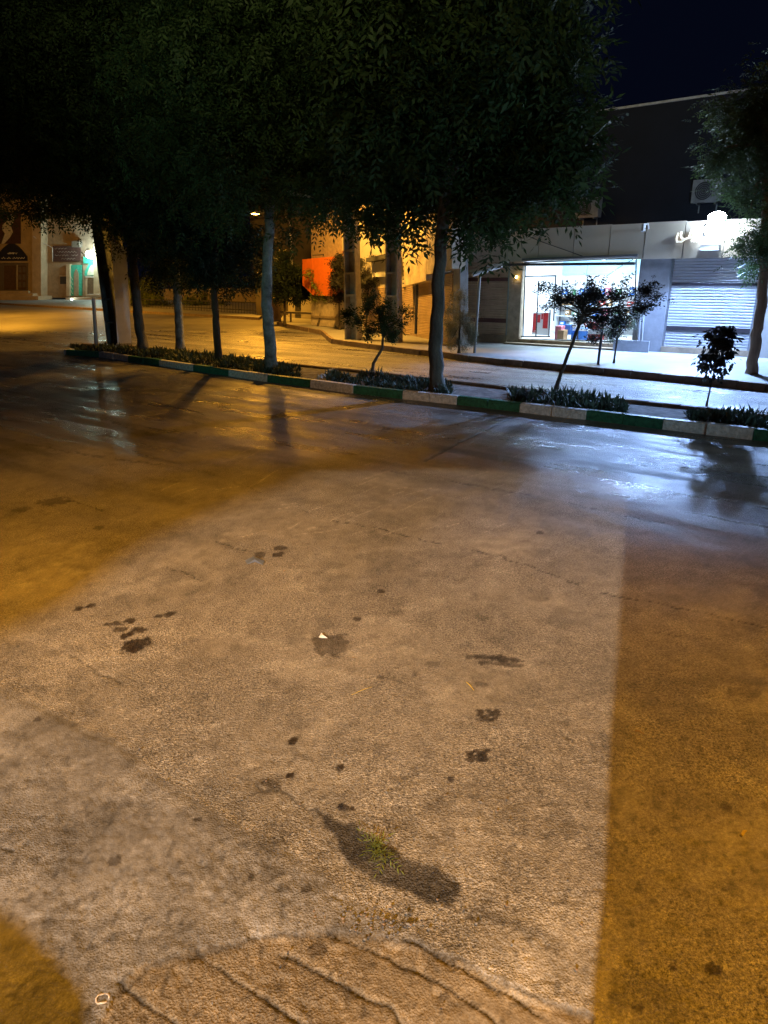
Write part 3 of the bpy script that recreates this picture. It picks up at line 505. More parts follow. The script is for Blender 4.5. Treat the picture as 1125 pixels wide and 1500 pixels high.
# pipes, notices on the grey pillar
o = MB().tube([P.on(940, 440, .06), P.on(934, 512, .06)], .04, M['graypaint'], 8).tube([P.on(944, 440, .06), P.on(939, 514, .06)], .03, M['graypaint'], 8).build('drain_pipe'); tag(o, 'pair of grey pipes down the grey pillar', 'pipes'); recenter(o, P.on(936, 513, .06))
a = P.sz(936, 466, .0); o = MB().box(P, a[0], a[0]+.3, a[1], a[1]+.42, .001, .008, M['ink']).box(P, a[0]+.09, a[0]+.21, a[1]+.2, a[1]+.34, .009, .012, M['dark']).box(P, a[0]+.05, a[0]+.25, a[1]+.08, a[1]+.1, .009, .012, M['dark']).build('notice'); tag(o, 'white notice with a dark portrait on the grey pillar', 'notice'); recenter(o, P.pt(a[0], a[1], 0))
o = MB().box(P, S(957, 500)[0], S(905, 500)[0], .16, zz(930, 497), .36, .42, M['graypaint']).build('low_wall'); tag(o, 'low grey wall panel beneath the right end of the shop window', 'wall'); recenter(o, P.pt(S(930, 500)[0], .16, .4))
cable = thing('cable', 'thin cable drooping across the fascia', 'cable'); MB().tube([P.on(756, 338, .2), P.on(790, 353, .2), P.on(830, 367, .2), P.on(855, 376, .2)], .012, M['dark'], 5).tube([P.on(762, 340, .2), P.on(765, 365, .2)], .012, M['dark'], 5).build('wire', cable); place(cable, P.on(800, 355, .2))
# ================================================================= ANGLED SHOP (stone cladding) AND YELLOW-LIT ROW
P2 = Plane(G(606, 492, .16), G(664, 504, .16)); A2 = thing('corner_shop', 'angled shop with glossy stone cladding above a beige shutter', 'building')
q = lambda x, y, o=0.: P2.on(x, y, o)
mb = MB(); mb.corr(q(606, 488), q(664, 496), q(664, 399), q(611, 414), 34, .035, P2.n, M['shutterb']); s = mb.build('roller_shutter', A2)
MB().slab([q(606, 468, .05), q(664, 470, .05), q(664, 474, .05), q(606, 471, .05)], .03, P2.n, M['bandbrown']).build('band', s)
MB().slab([q(598, 493, .04), q(668, 506, .04), q(668, 494, .04), q(600, 487, .04)], .2, P2.n, M['tan']).slab([q(664, 500, .03), q(674, 505, .03), q(674, 380, .03), q(664, 385, .03)], .3, P2.n, M['graypaint']).build('wall', A2)
MB().tube([q(609, 489, .06), q(611, 414, .06)], .06, M['dark'], 6).build('guide_rail', A2)
for (x0, x1, yb0, yb1, yt0, yt1) in ((592, 624, 419, 411, 350, 340), (624.5, 642, 402, 399, 338, 332), (642.5, 662, 398, 394, 332, 326)):
    MB().slab([q(x0, yb0, .35), q(x1, yb1, .35), q(x1, yt1, .35), q(x0, yt0, .35)], .5, P2.n, M['marble']).build('cladding_panel', A2)
MB().slab([q(590, 350, .3), q(674, 326, .3), q(674, 300, .3), q(590, 325, .3)], .6, P2.n, M['plaster']).build('parapet', A2)
place(A2, q(640, 500))
P3 = Plane(G(452, 476, .16), G(610, 492, .16)); A3 = thing('shop_row', 'older shop row glowing amber behind the twin concrete poles', 'building'); w = lambda x, y, o=0.: P3.on(x, y, o)
def quad(pl, x0, yt0, yb0, x1, yt1, yb1, o, th, m, name, par): return MB().slab([pl.on(x0, yb0, o), pl.on(x1, yb1, o), pl.on(x1, yt1, o), pl.on(x0, yt0, o)], th, pl.n, m).build(name, par)
quad(P3, 456, 300, 478, 510, 300, 484, -.02, 3, M['brick'], 'brick_wall', A3)
quad(P3, 510, 300, 483, 614, 300, 494, -.04, 3, M['plaster'], 'wall', A3)
quad(P3, 456, 434, 476, 507, 436, 481, .05, .1, M['marble'], 'marble_base', A3)
quad(P3, 456, 462, 465, 507, 464, 467, .10, .06, M['sanddark'], 'ledge', A3)
quad(P3, 501, 340, 368, 507, 338, 366, .06, .1, M['plaster'], 'pilaster', A3)
s = MB(); s.corr(w(533, 483, .02), w(567, 487, .02), w(567, 420, .02), w(533, 420, .02), 26, .03, P3.n, M['shutterb']); s = s.build('roller_shutter', A3)
quad(P3, 534, 431, 434, 568, 430, 433, .08, .05, M['sanddark'], 'band', s)
quad(P3, 545, 385, 406, 566, 381, 405, .18, .2, M['whitemetal'], 'sign_box', A3)
quad(P3, 536, 378, 384, 572, 370, 378, .5, .5, M['seam'], 'canopy', A3)
s = MB(); s.corr(w(589, 489, .02), w(606, 491, .02), w(606, 415, .02), w(589, 420, .02), 26, .03, P3.n, M['shutterb']); s.build('roller_shutter', A3)
quad(P3, 589, 449, 451, 607, 448, 450, .08, .05, M['sanddark'], 'band', A3)
for k in range(9): quad(P3, 589.5, 372+k*6, 374+k*6, 592, 372+k*6, 374+k*6, .12, .1, M['seam'], 'vent_slot', A3)
place(A3, w(530, 485))
OB = thing('orange_hoarding', 'bright orange sheet box hung above the low wall', 'hoarding'); Po = Plane(P3.on(443, 470, .3), P3.on(508, 475, .2))
quad(Po, 443, 380, 418, 458, 378.5, 432, 0, .08, M['orange'], 'end_sheet', OB); quad(Po, 458.4, 378.4, 432, 512, 374, 436, 0.01, .6, M['orange'], 'front_sheet', OB)
MB().tube([Po.on(458, 374, -.1), Po.on(474, 373, -.1)], .025, M['dark'], 5).tube([Po.on(474, 375.5, -.1), Po.on(474, 372, -.1)], .02, M['dark'], 5).build('rail', OB); place(OB, Po.on(470, 432))
DB = thing('building', 'unlit dark building left of the orange hoarding', 'building'); c = AT(425, 430, 44)
MB().wbox((c[0]-.1, 44, 4.5), (3.6, 3, 9), M['darkwall']).build('wall', DB); MB().wbox((c[0]-.1, 42.45, 6.4), (1.2, .1, 1.3), M['seam']).build('window', DB); place(DB, (c[0], 44, 0))
LW = thing('garden_wall', 'low pale wall with dark gate left of the amber shops', 'wall'); Pw = Plane(G(412, 464, .15), G(456, 468, .15))
quad(Pw, 422, 435, 466, 432, 435, 467, 0, .2, M['plaster'], 'panel', LW); quad(Pw, 441, 435, 468, 456, 435, 469, 0, .2, M['plaster'], 'panel', LW); quad(Pw, 432, 438, 467, 441, 438, 468, -.02, .1, M['dark'], 'gate', LW); place(LW, Pw.on(440, 467))
GR = thing('guard_rail', 'low pipe guard rail at the pavement corner', 'railing'); Pg = Plane(G(410, 471, .15), G(458, 473, .15))
MB().tube([Pg.on(410, 457), Pg.on(457, 459)], .06, M['concrete'], 8).build('rail', GR)
for x in (410, 426, 457): MB().tube([Pg.on(x, 458), Pg.on(x, 472)], .05, M['concrete'], 8).build('post', GR)
place(GR, Pg.on(430, 471))
YB = thing('utility_cabinet', 'upright yellowish cabinet beside the pale tree trunk', 'cabinet'); c = G(404, 471, .15)
MB().wbox((c[0], c[1], .15+.6), (.55, .35, 1.2), M['sandstone'], .2).build('body', YB); MB().wbox((c[0], c[1]-.19, .75), (.35, .02, .9), M['tan'], .2).build('door', YB); place(YB, c)
# ================================================================= MOSQUE-LIKE HALL, FAR LEFT
PM = Plane(AT(0, 430, 76)*[1, 1, 0], AT(160, 436, 73)*[1, 1, 0]); HM = thing('hall_building', 'sandstone hall with pointed arch portals at the left edge', 'building'); m_ = lambda x, y, o=0.: PM.on(x, y, o)
def mq(x0, y0, x1, y1, o, th, m, name, par=HM): return MB().slab([m_(x0, y1, o), m_(x1, y1, o), m_(x1, y0, o), m_(x0, y0, o)], th, PM.n, m).build(name, par)
mq(-60, 270, 47, 432, 0, 2, M['sandstone'], 'wall'); mq(47, 270, 60, 434, .9, 2.8, M['sandstone'], 'pier'); mq(60, 330, 66, 435, -.3, 1.5, M['sanddark'], 'recess'); mq(66, 300, 137, 436, -.1, 1.5, M['sanddark'], 'wall'); mq(137, 300, 150, 440, .5, 2, M['sandstone'], 'pier')
MB().slab([m_(-60, 273, .2), m_(150, 300, .2), m_(150, 292, .2), m_(-60, 262, .2)], 2.4, PM.n, M['sandstone']).build('roof', HM)
mq(-8, 384, 41, 426, .05, .1, M['doorgrey'], 'portal'); d1 = mq(6, 389, 23, 424, .12, .06, M['door'], 'door'); mq(26, 389, 38, 424, .12, .06, M['door'], 'door')
for x in (27, 33): 
    for y in (391, 402, 413): mq(x, y, x+4, y+8, .16, .03, M['doorgrey'], 'door_panel')
mq(24, 388, 25.4, 425, .2, .1, M['plaster'], 'door_post'); mq(-8, 382.5, 41, 385, .25, .3, M['sandstone'], 'lintel')
def arch(x0, x1, yb, ym, yt, o, th, m, name, par=HM, n=10):
    xs = np.linspace(x0, x1, 2*n+1); xc = (x0+x1)/2; pts = [(x, ym-(ym-yt)*(1-abs((x-xc)/((x1-x0)/2))**1.6)) for x in xs]; pts = [(x0, yb)]+pts+[(x1, yb)]
    f = [m_(x, y, o) for x, y in pts]; bk_ = [p-PM.n*th for p in f]; mb = MB(); mb.poly(f, m)
    for i in range(len(f)): j = (i+1) % len(f); mb.poly([f[i], bk_[i], bk_[j], f[j]], m)
    return mb.build(name, par)
arch(-6, 39, 382, 376, 356, .15, .15, M['bannerblue'], 'arch_panel')
for (y, l) in ((371, [(11, 25), (13, 20)]), (378, [(2, 8), (10, 16), (18, 36)])):
    for a, b_ in l:
        n = max(3, int((b_-a)/1.3)); pts = [m_(a+(b_-a)*k/n, y+math.sin(k*2.3)*1.3, .18) for k in range(n+1)]; MB().tube(pts, .035, M['ink'], 5).build('lettering', HM)
mq(88, 405, 97, 416, 0, .2, M['seam'], 'window'); mq(87, 403.5, 98, 405, .1, .15, M['sandstone'], 'window_lintel')
# turquoise portals
mq(97, 387, 102, 434, .3, .4, M['sandstone'], 'portal_jamb'); mq(102, 388, 119.5, 433, .1, .2, M['turq'], 'tiled_panel'); arch(108, 115, 433, 402, 394, .14, .05, M['sanddark'], 'niche')
for k in range(16): mq(103+(k*37 % 4)*.9, 404+k*1.7, 104+(k*37 % 4)*.9, 405+k*1.7, .13, .02, M['tileline'], 'tile_motif')
mq(121, 375, 152, 437, .12, .2, M['sanddark'], 'portal_wall'); mq(122, 376, 147, 386, .2, .1, M['turq'], 'tiled_head'); arch(124, 146, 405, 398, 383, .26, .1, M['turq'], 'arch'); arch(128, 142, 403, 399, 388, .32, .05, M['tileline'], 'arch_tile'); mq(125, 404, 146, 407, .3, .1, M['plaster'], 'lintel'); mq(128, 409, 144, 431, .3, .1, M['door'], 'door'); mq(125, 408, 127.5, 432, .34, .1, M['sandstone'], 'column'); mq(144.5, 408, 147, 432, .34, .1, M['sandstone'], 'column'); mq(151, 391, 153.5, 425, .5, .2, M['turq'], 'tiled_edge')
mq(126, 431, 152, 434.5, 1.2, 1., M['plaster'], 'step'); mq(96, 436, 160, 443, 1.4, 1.4, M['sandstone'], 'step')
mq(-60, 426, 42, 430, 1.1, 1., M['sandstone'], 'step'); mq(-60, 430, 48, 434, 1.6, 1.6, M['sandstone'], 'step'); mq(-60, 434, 56, 441, 2.1, 2.1, M['sandstone'], 'step')
place(HM, m_(70, 440))
BN = thing('banner', 'dark banner with a pale standing figure above the left portal', 'banner'); mq(-8, 311, 30, 357, .2, .05, M['banner'], 'cloth', BN)
fig = [(18, 312), (21, 318), (20, 325), (16, 331), (19, 340), (15, 347), (10, 353), (6, 357), (2, 357), (5, 348), (7, 342), (3, 336), (4, 329), (9, 325), (12, 322), (10, 317), (14, 315)]
f = [m_(x, y, .22) for x, y in fig]; MB().poly(f, M['ink']).build('printed_figure', BN); place(BN, m_(10, 357))
B2 = thing('banner', 'wide brown banner with pale writing beside the lamp', 'banner'); mq(77, 360, 118, 383, .1, .05, M['banner'], 'cloth', B2)
for y, l in ((364, [(80, 98)]), (369, [(84, 112)]), (374, [(80, 100), (104, 114)]), (379, [(90, 110)])):
    for a, b_ in l: n = int((b_-a)/1.4); MB().tube([m_(a+(b_-a)*k/n, y+math.sin(k*2.1+y)*1., .13) for k in range(n+1)], .022, mat('faded_ink', (.25, .2, .18), .8), 4).build('lettering', B2)
place(B2, m_(97, 383))
o = MB(); o.slab([m_(105, 362, .5), m_(116, 362, .5), m_(116, 353, .5), m_(105, 353, .5)], .5, PM.n, M['doorgrey']); o = o.build('air_conditioner'); tag(o, 'window air conditioner above the brown banner', 'air conditioner'); recenter(o, m_(110, 362))
SL = thing('string_lights', 'pale cord of lights strung from the pier to the banner', 'string lights'); MB().tube([m_(49, 346, 1.), m_(56, 352, .8), m_(66, 357, .4), m_(77, 363, .2), m_(77, 383, .2)], .03, M['ink'], 5).build('cord', SL); place(SL, m_(60, 352))
TL = thing('portal_lamp', 'bright greenish white lamp over the turquoise portal', 'lamp'); tp = m_(132, 373, .9)
MB().tube([m_(132, 371, .2), tp], .05, M['steel'], 6).build('bracket', TL); mb = MB()
mb.tube([tp-[0, 0, .36], tp-[0, 0, .16], tp+[0, 0, .16], tp+[0, 0, .36]], [.18, .42, .42, .18], M['tealface'], 12); mb.build('bulb', TL); place(TL, tp)
GL = thing('ground_lamp', 'tiny bright ground lamp at the hall steps', 'lamp'); gp = m_(105, 438.5, 1.7); MB().tube([gp-[0, 0, .1], gp+[0, 0, .05]], .07, M['tealface'], 8).build('bulb', GL); MB().tube([gp-[0, 0, .4], gp-[0, 0, .1]], .05, M['steel'], 8).build('stake', GL); place(GL, gp)
# fence and hedges between
FN = thing('fence', 'low dark rail fence behind the far pavement', 'fence'); Pf = Plane(G(150, 447, .15), G(400, 462, .15))
for y0 in (0, 12): MB().tube([Pf.on(150, 437+y0*.6), Pf.on(400, 444+y0)], .035, M['dark'], 5).build('rail', FN)
for k in range(60): x = 152+k*4.2; MB().tube([Pf.on(x, 437+k*.11), Pf.on(x, 446+k*.27)], .018, M['dark'], 4).build('bar', FN)
place(FN, Pf.on(270, 455))
DW = thing('boundary_wall', 'dim earth coloured wall far behind the rail fence', 'wall'); Pd = Plane(AT(150, 440, 72)*[1, 1, 0], AT(420, 440, 60)*[1, 1, 0]); MB().slab([Pd.on(150, 452), Pd.on(425, 462), Pd.on(425, 420), Pd.on(150, 425)], .4, Pd.n, M['sanddark']).build('panel', DW); place(DW, Pd.on(290, 455))
# ================================================================= POLES
def hpole(x, y, w, d, h, rz, label, name='concrete_pole', m='concrete'):
    t = thing(name, label, 'pole', None); c = G(x, y, .14); mb = MB(); ca, sa = math.cos(rz), math.sin(rz); tp_ = .62
    def pp(a, b_, z): k = 1-(1-tp_)*z/h; return (c[0]+(a*ca-b_*sa)*k, c[1]+(a*sa+b_*ca)*k, c[2]+z)
    for s_ in (-1, 1):
        x0, x1 = sorted((s_*w/2, s_*(w/2-.075))); mb.hexa([pp(x0, -d/2, -.1), pp(x1, -d/2, -.1), pp(x1, d/2, -.1), pp(x0, d/2, -.1)], [pp(x0, -d/2, h), pp(x1, -d/2, h), pp(x1, d/2, h), pp(x0, d/2, h)], M[m])
    x0, x1 = -w/2+.075, w/2-.075
    mb.hexa([pp(x0, d/2-.05, -.1), pp(x1, d/2-.05, -.1), pp(x1, d/2-.02, -.1), pp(x0, d/2-.02, -.1)], [pp(x0, d/2-.05, h), pp(x1, d/2-.05, h), pp(x1, d/2-.02, h), pp(x0, d/2-.02, h)], M[m]); mb.build('shaft', t)
    k = 0; z = .8
    while z < h-.3:
        MB().hexa([pp(x0, -d/2+.02, z), pp(x1, -d/2+.02, z), pp(x1, d/2-.02, z), pp(x0, d/2-.02, z)], [pp(x0, -d/2+.02, z+.07), pp(x1, -d/2+.02, z+.07), pp(x1, d/2-.02, z+.07), pp(x0, d/2-.02, z+.07)], M[m]).build('rib', t); z += .78
    place(t, c); return t
hpole(518, 498, .60, .34, 8.5, math.radians(-34), 'ribbed concrete utility pole, left one by the amber shops')
hpole(577, 502, .56, .34, 8.5, math.radians(-34), 'ribbed concrete utility pole, right one by the amber shops')
hpole(170, 507, .50, .30, 9, math.radians(-20), 'tall dark concrete pole at the tip of the median', m='concreteshade')
gp_ = thing('grey_post', 'stout smooth grey post with slanted top beside the dark pole', 'post'); c = G(183, 508, .14); c2 = AT(175, 358, c[1]); mb = MB()
mb.hexa([c+[-.22, -.12, -.1], c+[.2, .08, -.1], c+[.08, .3, -.1], c+[-.3, .1, -.1]], [c2+[-.22, -.12, .12], c2+[.2, .08, -.10], c2+[.08, .3, -.10], c2+[-.3, .1, .12]], M['postgrey']); mb.build('shaft', gp_); mb = MB(); mb.hexa([c+[-.24, -.15, .0], c+[.22, .06, .0], c+[.1, .32, .0], c+[-.32, .1, .0]], [c+[-.24, -.15, .12], c+[.22, .06, .12], c+[.1, .32, .12], c+[-.32, .1, .12]], M['concrete']); mb.build('footing', gp_); place(gp_, c)
wp = thing('marker_post', 'thin white marker post at the end of the median', 'post'); c = G(141, 506, .14); MB().tube([c-[0, 0, .1], AT(137, 440, c[1]+.1)], [.07, .06], M['whitemetal'], 10).build('post', wp); MB().tube([AT(137, 441, c[1]+.1), AT(137, 437, c[1]+.1)], [.075, .05], M['postgrey'], 10).build('cap', wp); place(wp, c)
# sodium street lamps
def slamp(head, foot, label, seen=True):
    t = thing('street_lamp', label, 'street lamp', None); head = np.array(head, float); foot = np.array(foot, float); d = head-foot; d[2] = 0; L = np.linalg.norm(d); u = d/L
    MB().tube([foot, foot+[0, 0, head[2]*.5], foot+[0, 0, head[2]-.3], foot+[0, 0, head[2]+.1]+u*.4, head-u*.35+[0, 0, .12]], [.09, .075, .06, .045, .035], M['steel'], 8).build('pole', t)
    MB().wbox(head+[0, 0, .1], (.6, .26, .13), M['steel'], math.atan2(u[1], u[0])).build('housing', t); MB().wbox(head+[0, 0, .015], (.34, .2, .035), M['sodface'], math.atan2(u[1], u[0])).build('lens', t); place(t, foot); return head
h1 = slamp(AT(374, 314, 40), (AT(374, 314, 40)[0]+1.6, 42., 0), 'glowing amber street lamp seen through a gap in the leaves')
h2 = slamp((-2.3, 27.2, 6.8), (-.9, 28.3, .16), 'added street lamp, hidden in the leaves to light the amber shops')  # added lamp, kept out of sight, brightens the amber shop fronts
h3 = slamp(AT(-30, 262, 46), (AT(-30, 262, 46)[0]-6, 50, .15), 'street lamp hidden behind the crown at top left')
# ================================================================= TREES
big = 'street trees in a row along the median'
def base(x, y): return G(x, y, .13)
b1 = base(640, 571); Y1 = b1[1]
tree('nearest median tree with a thick knotted trunk, right of the small bush', b1, [AT(638, 500, Y1), AT(643, 400, Y1+.1), AT(652, 290, Y1+.1), AT(660, 200, Y1)], .165, .10,
 B([(660, 40, 1.6), (750, 30, 1.0), (720, 130, 1.6), (795, 130, 1.1), (610, 150, 1.5), (782, 215, 1.1), (700, 250, 1.1), (620, 280, .8), (750, 295, .6), (825, 265, .55), (560, 290, .7), (850, 205, .6), (830, 95, .5), (690, -70, 1.9), (740, -60, 1.0), (868, 150, .3), (600, 60, 1.2)], Y1, 1.3, 1)
 +B([(735, 370, .26), (735, 350, .3), (728, 385, .16), (688, 335, .33), (690, 352, .15), (600, 345, .30), (585, 358, .2), (640, 335, .2), (560, 335, .25), (790, 320, .3), (840, 300, .35)], Y1, .3, 2), 120, .165, M['leaf'], M['bark'], 21, group=big, limbs=12)
b2_ = base(399, 542); Y2 = b2_[1]
tree('median tree with a pale patchy trunk in line with the amber street lamp', b2_, [AT(393, 480, Y2), AT(389, 430, Y2), AT(395, 320, Y2+.1), AT(400, 220, Y2)], .165, .1,
 B([(400, 30, 2), (300, 110, 1.8), (480, 110, 2), (420, 210, 1.7), (510, 240, 1.4), (320, 240, 1.5), (460, 290, .8), (525, 300, .6), (560, 170, 1.5), (400, -80, 2), (520, 0, 1.8), (430, 280, .6), (560, 60, 1.5)], Y2, 1.4, 3)+B([(470, 318, .3), (500, 322, .3), (545, 320, .3), (425, 320, .3), (430, 350, .35), (415, 340, .25)], Y2+.5, .4, 4), 130, .125, M['leaf'], M['barkpale'], 22, group=big, limbs=12)
b3 = base(320, 528); Y3 = b3[1]
tree('slim black-stemmed median tree with a low dark crown', b3, [AT(317, 470, Y3), AT(313, 430, Y3), AT(318, 330, Y3)], .11, .08,
 B([(320, 365, 1.), (290, 330, 1.3), (345, 335, 1.1), (365, 395, .55), (335, 410, .45), (365, 350, .6), (300, 405, .5), (300, 260, 1.6), (375, 415, .3)], Y3, .8, 5), 150, .13, M['leafdark'], M['barkyoung'], 23, group=big)
b4 = base(265, 513); Y4 = b4[1]
tree('median tree with a short whitewashed trunk and a very low dark crown', b4, [AT(262, 470, Y4), AT(260, 435, Y4), AT(255, 350, Y4)], .15, .12,
 B([(250, 320, 1.4), (225, 365, 1.0), (280, 380, .9), (215, 330, 1.), (230, 230, 2), (260, 120, 2.2), (240, 405, .5), (265, 410, .45), (290, 412, .35)], Y4, 1., 6), 100, .14, M['leafdark'], M['barkpale'], 24, group=big)
b5 = base(210, 513); Y5 = b5[1]
tree('leaning slender median tree just right of the stout grey post', b5, [AT(202, 460, Y5), AT(196, 400, Y5), AT(192, 330, Y5), AT(180, 230, Y5)], .17, .11,
 B([(180, 240, 2), (120, 270, 1.1), (140, 170, 2.2), (80, 140, 2.1), (200, 90, 2.3), (100, 40, 2.3), (210, 0, 2.2), (205, 310, .8), (170, 315, .5)], Y5, 1.2, 7), 85, .14, M['leaf'], M['bark'], 25, group=big)
b6 = base(186, 505); Y6 = b6[1]
tree('median tree mostly hidden behind the two posts, crown over the left edge', b6, [AT(184, 430, Y6), AT(170, 330, Y6), AT(120, 230, Y6)], .15, .1,
 B([(30, 200, 2.1), (35, 262, 1.0), (65, 285, .8), (20, 90, 2.4), (0, 0, 2.4), (-60, 180, 2.2), (100, 300, .6), (130, 318, .4), (60, 312, .3), (15, 300, .35), (165, 325, .35), (90, -10, 2.2)], Y6, 1.2, 8), 80, .14, M['leaf'], M['bark'], 26, group=big)
br = base(1100, 549); Yr = br[1]
tree('street tree with a slanting tan trunk at the right edge, leaves lit by the floodlight', br, [AT(1108, 490, Yr), AT(1117, 430, Yr), AT(1122, 330, Yr), AT(1120, 220, Yr)], .13, .09,
 B([(1105, 165, .7), (1062, 215, .45), (1045, 235, .38), (1095, 250, .8), (1150, 340, .9), (1100, 305, .45), (1110, 385, .4), (1170, 200, 1.3), (1035, 215, .2), (1085, 180, .4), (1075, 155, .2), (1120, 150, .4), (1105, 360, .4), (1060, 262, .35)], Yr, .5, 9), 300, .095, M['leaflit'], M['barkwarm'], 27, droop=.2, limbs=9)
# small trees & shrubs
bs = base(814, 570); Ys = bs[1]
tree('leaning sapling with a flat spreading crown in front of the lit shop', bs, [AT(828, 530, Ys), AT(848, 478, Ys), AT(856, 455, Ys)], .045, .03,
 B([(800, 428, .17), (815, 445, .2), (835, 435, .22), (860, 432, .25), (850, 460, .22), (880, 440, .28), (885, 470, .28), (905, 455, .25), (912, 428, .22), (935, 430, .24), (945, 450, .2), (965, 440, .14), (870, 485, .2), (978, 443, .07), (795, 450, .12), (920, 415, .12), (890, 412, .1), (900, 485, .15), (955, 415, .12), (812, 424, .12)], Ys, .3, 10), 3400, .058, M['leafpurple'], M['barkyoung'], 31, name='sapling', spray=5, droop=0, wid=.5, limbs=14, clump=.3)
bd = base(1035, 593); Yd = bd[1]
tree('sapling with a bunch of dark drooping leaves on two thin stems', bd, [AT(1040, 570, Yd), AT(1046, 545, Yd), AT(1050, 510, Yd)], .018, .012,
 B([(1045, 492, .16), (1063, 495, .17), (1040, 515, .15), (1055, 525, .13), (1070, 505, .10), (1035, 535, .08), (1055, 545, .07), (1068, 520, .1), (1032, 550, .04), (1050, 482, .1)], Yd, .1, 11), 5200, .09, M['leafpurple'], M['barkyoung'], 32, name='sapling', spray=3, droop=1.0, wid=.62, limbs=6, clump=.22)
bb = base(545, 545); Yb = bb[1]
SHR = tree('small open bush with forked stems between two planted patches', bb, [AT(547, 532, Yb), AT(560, 510, Yb), AT(562, 480, Yb)], .05, .025,
 B([(510, 465, .2), (525, 470, .2), (542, 455, .22), (560, 445, .2), (560, 478, .22), (585, 470, .2), (595, 455, .15), (545, 485, .18), (570, 500, .2), (550, 435, .12), (603, 462, .1), (503, 472, .1), (535, 492, .15), (580, 485, .15), (565, 462, .2)], Yb, .2, 12), 3200, .062, M['leaf'], M['barkyoung'], 33, name='shrub', cat='shrub', spray=5, droop=0, wid=.55, limbs=14, clump=.33)
bo = G(672, 517, .16); Yo = bo[1]
tree('grey-green feathery shrub beside the thin awning pole', bo, [AT(673, 500, Yo), AT(674, 470, Yo)], .05, .02,
 B([(675, 445, .3), (665, 465, .35), (685, 470, .35), (672, 490, .38), (660, 500, .22), (688, 495, .25), (676, 508, .22)], Yo, .2, 13), 3600, .05, M['leafolive'], M['bark'], 34, name='shrub', cat='shrub', spray=5, droop=-.7, wid=.25, limbs=6)
bp2 = G(899, 532, .16); Yp = bp2[1]
tree('little pale-leaved tree on the pavement in front of the shop window', bp2, [AT(902, 510, Yp), AT(905, 490, Yp)], .03, .02,
 B([(895, 490, .2), (910, 482, .24), (922, 470, .18), (932, 462, .14), (888, 480, .16), (905, 470, .15), (900, 500, .12)], Yp, .15, 14), 3500, .05, M['leafpale'], M['barkyoung'], 35, spray=5, droop=.2, wid=.4, limbs=6)
o = MB().tube([G(876, 534, .16), AT(882, 484, G(876, 534, .16)[1])], .035, M['dark'], 8).build('support_stake'); tag(o, 'dark stake on the pavement left of the little pale-leaved tree', 'stake'); recenter(o, G(876, 534, .16))
for lb, x, y, xt, yt, r, bl, m, sd, sz in [
 ('dark round-headed tree behind the guard rail', 417, 475, 417, 430, .07, [(417, 410, .9), (400, 420, .6), (435, 415, .6), (420, 385, .6), (440, 430, .4), (400, 395, .5)], 'leafdark', 41, .12),
 ('small yellowish tree in front of the orange hoarding', 465, 478, 470, 440, .05, [(470, 425, .45), (460, 415, .3), (482, 428, .35), (450, 400, .2), (475, 410, .3), (463, 400, .2)], 'leafyellow', 42, .08),
 ('taller dark tree left of the left ribbed pole', 498, 483, 497, 440, .05, [(497, 420, .5), (492, 400, .45), (500, 385, .4), (505, 410, .4), (497, 430, .3), (488, 385, .2)], 'leafpurple', 43, .08),
 ('dark tree showing between the two ribbed poles', 536, 486, 537, 440, .05, [(537, 415, .5), (545, 400, .35), (532, 395, .4), (540, 430, .3), (545, 380, .2)], 'leafpurple', 44, .08)]:
    bt = G(x, y, .16); tree(lb, bt, [AT(xt, (y+yt)/2, bt[1]), AT(xt, yt, bt[1])], r, r*.6, B(bl, bt[1], .3, sd), 1500 if r < .06 else 600, sz, M[m], M['barkyoung'], sd, spray=5, wid=.45, limbs=5, clump=.25)
for lb, x, y, bl, sd in [('yellow-green bush behind the fence, right of the leaning tree', 222, 450, [(222, 432, 1.2), (212, 440, .8), (232, 440, .8), (222, 420, .7)], 51), ('yellow-green bush between the grey post and the leaning tree', 189, 449, [(189, 428, .9), (186, 440, .7), (193, 418, .5)], 52), ('dim low bush behind the rail fence, left of the pale trunk', 300, 455, [(290, 443, .8), (310, 446, .8), (330, 448, .6), (275, 440, .6)], 53)]:
    bt = AT(x, y, 57); bt = np.array([bt[0], 57, .15]); tree(lb, bt, [bt+[0, 0, .5], bt+[.1, 0, 1.2]], .09, .05, B(bl, 57, .4, sd), 120, .16, M['leafyellow'], M['barkyoung'], sd, name='bush', cat='bush', spray=5, wid=.5, limbs=4)
# ================================================================= LITTER IN FRONT
W = thing('weed', 'small feathery green weed in the dark wet stain', 'weed'); c = G(552, 1250); pos = c+RNG.normal(0, 1, (26, 3))*[.036, .036, .010]; pos[:, 2] = abs(pos[:, 2])+.012
V_, Q_ = leaflets(pos, .030, 5, 7, -.35, .17); fastmesh('leaves', V_, Q_, M['leafyellow'], W)
mb = MB()
for k in range(6): a = k*1.05; mb.tube([c, c+[.03*math.cos(a), .03*math.sin(a), .02], c+[.07*math.cos(a), .07*math.sin(a), .012]], [.002, .0015, .001], M['leafyellow'], 5)
mb.build('stem', W); place(W, c)
def ringobj(x, y, r, lb):
    c = G(x, y); mb = MB(); mb.tube([c+[r*math.cos(k*math.pi/9), r*.8*math.sin(k*math.pi/9), .012+.004*math.sin(k)] for k in range(18)], .004, M['marble'], 6); o = mb.build('plastic_ring', None, True); tag(o, lb, 'ring'); recenter(o, c)
ringobj(151, 1466, .024, 'pale yellowish plastic ring lying at the bottom left')
def stick(x0, y0, x1, y1, r, m, nm, lb, cat):
    a, b_ = G(x0, y0), G(x1, y1); o = MB().tube([a+[0, 0, .01], (a+b_)/2+[0, .004, .014], b_+[0, 0, .01]], [r, r*1.1, r*.6], m, 6, .15).build(nm); tag(o, lb, cat); recenter(o, a)
